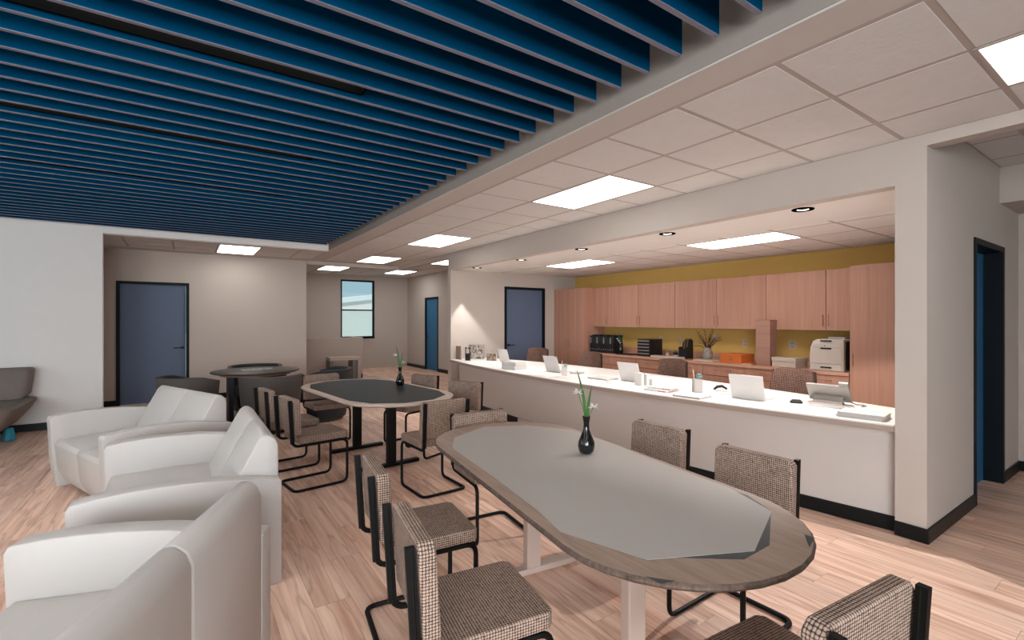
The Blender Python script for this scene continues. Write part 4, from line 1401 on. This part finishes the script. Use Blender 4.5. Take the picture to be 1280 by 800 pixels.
t = thing('pen_cup', 'low clear cup of thin pens behind the white keyboard', 'pen cup', (6.74, 5.62, ZC))
MB().lathe([(0.028, 0), (0.03, 0.01), (0.03, 0.07), (0.027, 0.07), (0.026, 0.01)], n=12).build('cup', M_outlet, t, smooth=True)
for k in range(3):
    MB().tube([(0, 0, 0.01), (0.02 * math.cos(k * 2), 0.03 * math.sin(k * 2), 0.13)], 0.003, 5).build('pen', M_brown, t)
t = thing('magazine_holder', 'black magazine holder with brown papers on the worktop', 'magazine holder', (6.70, 5.19, ZC), R(4))
MB().box(-0.10, 0.10, -0.075, -0.07, 0, 0.19).box(-0.10, 0.10, 0.07, 0.075, 0, 0.19).box(-0.10, -0.095, -0.07, 0.07, 0, 0.16).box(0.095, 0.10, -0.07, 0.07, 0, 0.30).box(-0.095, 0.095, -0.07, 0.07, 0, 0.005).build('case', M_bookblk, t)
for k in range(5):
    MB().add([(-0.09, -0.06 + k * 0.026, 0.01), (0.09, -0.06 + k * 0.026, 0.01), (0.09, -0.05 + k * 0.026, 0.33), (0.0, -0.05 + k * 0.026, 0.30 - 0.01 * k),
              (-0.09, -0.056 + k * 0.026, 0.01), (0.09, -0.056 + k * 0.026, 0.01), (0.09, -0.046 + k * 0.026, 0.33), (0.0, -0.046 + k * 0.026, 0.30 - 0.01 * k)],
             [(0, 1, 2, 3), (7, 6, 5, 4), (0, 4, 5, 1), (1, 5, 6, 2), (2, 6, 7, 3), (3, 7, 4, 0)]).build('paper', M_brown if k % 2 else M_bookblk, t)
# twig vase
t = thing('twig_vase', 'grey stone vase with bare brown twigs', 'vase', (6.66, 4.74, ZC))
MB().lathe([(0.045, 0), (0.07, 0.03), (0.082, 0.08), (0.076, 0.13), (0.05, 0.185), (0.042, 0.20), (0.036, 0.195), (0.03, 0.15)], n=20).build('vessel', M_stone, t, smooth=True)
random.seed(11)
for k in range(16):
    a = k * 2.4 + random.uniform(-0.3, 0.3)
    L = random.uniform(0.18, 0.34)
    out = random.uniform(0.08, 0.24)
    p = [(0, 0, 0.14)]
    for i in range(1, 6):
        f = i / 5
        p.append((0.7 * out * f * math.cos(a) + random.uniform(-0.012, 0.012), out * 1.2 * f * math.sin(a) + random.uniform(-0.012, 0.012), 0.17 + L * f ** 0.85 - (0.09 * f * f if out > 0.2 else 0)))
    tw = MB().tube(p, [0.006, 0.005, 0.0045, 0.004, 0.003, 0.0015], 5)
    for q in range(3):
        b_ = Vector(p[2 + q])
        tw.tube([tuple(b_), tuple(b_ + Vector((random.uniform(-0.04, 0.04), random.uniform(-0.06, 0.06), random.uniform(0.02, 0.07))))], [0.003, 0.001], 4)
    tw.build('twig', M_twig, t)
for sgn, l in ((1, 0.31), (-1, 0.26)):
    MB().tube([(0, 0, 0.15), (-0.02, sgn * l * 0.35, 0.22), (-0.03, sgn * l * 0.7, 0.215 if sgn > 0 else 0.31), (-0.03, sgn * l, 0.23 if sgn > 0 else 0.36)], [0.006, 0.005, 0.004, 0.002], 5).build('twig', M_twig, t)
t = thing('notebook', 'white notebook lying before the twig vase', 'notebook', (6.50, 4.66, ZC))
MB().box(-0.09, 0.09, -0.19, 0.17, 0, 0.022).build('cover', M_outlet, t, bevel=0.003)
MB().box(-0.088, 0.092, -0.185, 0.165, 0.004, 0.018).build('pages', M_paper, t)
t = thing('storage_box', 'orange lidded box on the worktop', 'box', (6.62, 4.20, ZC), R(-4))
MB().box(-0.14, 0.16, -0.18, 0.18, 0, 0.11).build('body', M_orange, t, bevel=0.004)
MB().box(-0.145, 0.165, -0.185, 0.185, 0.105, 0.135).build('lid', M_orange, t, bevel=0.005)
MB().box(-0.142, -0.14, -0.03, 0.03, 0.04, 0.07).build('label_holder', M_brown, t)
t = thing('folder', 'orange folder lying flat beside the orange box', 'folder', (6.52, 3.925, ZC), R(2))
MB().box(-0.09, 0.09, -0.07, 0.07, 0, 0.014).build('papers', M_outlet, t)
MB().box(-0.094, 0.094, -0.074, 0.074, 0.014, 0.02).build('cover', M_orange, t)
t = thing('tall_box', 'tall upright brown wooden box standing on the worktop', 'box', (6.57, 3.715, ZC), R(0))
MB().box(-0.08, 0.10, -0.105, 0.105, 0, 0.615).build('body', M_kraft, t, bevel=0.004)
MB().box(-0.082, 0.102, -0.107, 0.107, 0.615, 0.64).build('lid', M_kraft, t, bevel=0.003)
t = thing('storage_box', 'white lidded archive box beside the tall wooden box', 'box', (6.60, 3.40, ZC), R(-6))
MB().box(-0.12, 0.14, -0.17, 0.17, 0, 0.09).build('body', M_outlet, t, bevel=0.003)
MB().box(-0.128, 0.148, -0.178, 0.178, 0.078, 0.13).build('lid', M_outlet, t, bevel=0.004)
t = thing('potted_plant', 'small green plant in a dark pot beside the printer', 'plant', (6.72, 3.135, ZC))
MB().lathe([(0.03, 0), (0.04, 0.02), (0.04, 0.12), (0.03, 0.13)], n=14).build('pot', M_slate, t, smooth=True)
for k in range(9):
    a = k * 2.4
    r_ = 0.014 + 0.012 * (k % 3)
    MB().lathe([(0.001, 0), (0.018, 0.012), (0.02, 0.024), (0.001, 0.04)], r_ * math.cos(a), r_ * math.sin(a), 0.12 + 0.016 * k, 7).build('leaf', M_leaf_dk, t, smooth=True)
# printer
t = thing('printer', 'beige office laser printer with a rounded shoulder', 'printer', (6.45, 2.645, ZC))
pf = [(0.0, 0.0), (0.405, 0.0), (0.41, 0.18), (0.40, 0.29), (0.37, 0.365), (0.32, 0.395), (0.0, 0.395)]
MB().prism(pf, 0.0, 0.40, axis=0).build('body', M_printer, t, bevel=0.008)
MB().box(-0.008, 0.0, 0.02, 0.39, 0.09, 0.285).build('front_door', M_printer, t, bevel=0.003)
MB().box(-0.008, 0.0, 0.02, 0.395, 0.01, 0.08).build('paper_drawer', M_printer, t, bevel=0.003)
MB().box(-0.006, 0.0, 0.02, 0.37, 0.295, 0.345).build('control_panel', M_printer, t, bevel=0.003)
for z in (0.035, 0.272, 0.368):
    MB().box(-0.014, -0.002, 0.14, 0.27, z, z + 0.018).build('grip', M_blackm, t)
MB().box(-0.008, -0.005, 0.21, 0.225, 0.31, 0.325).build('badge', M_grey, t)
MB().box(0.05, 0.38, -0.006, 0.0, 0.02, 0.37).build('side_panel', M_slate, t)  # dark colour stands in for the shade on this side of the printer
one('paper_stack', 'short stack of white paper on top of the printer', 'paper', box(-0.10, 0.10, -0.1, 0.1, 0, 0.025), M_paper_gr, (6.72, 2.80, ZC + 0.396), bevel=0.002)
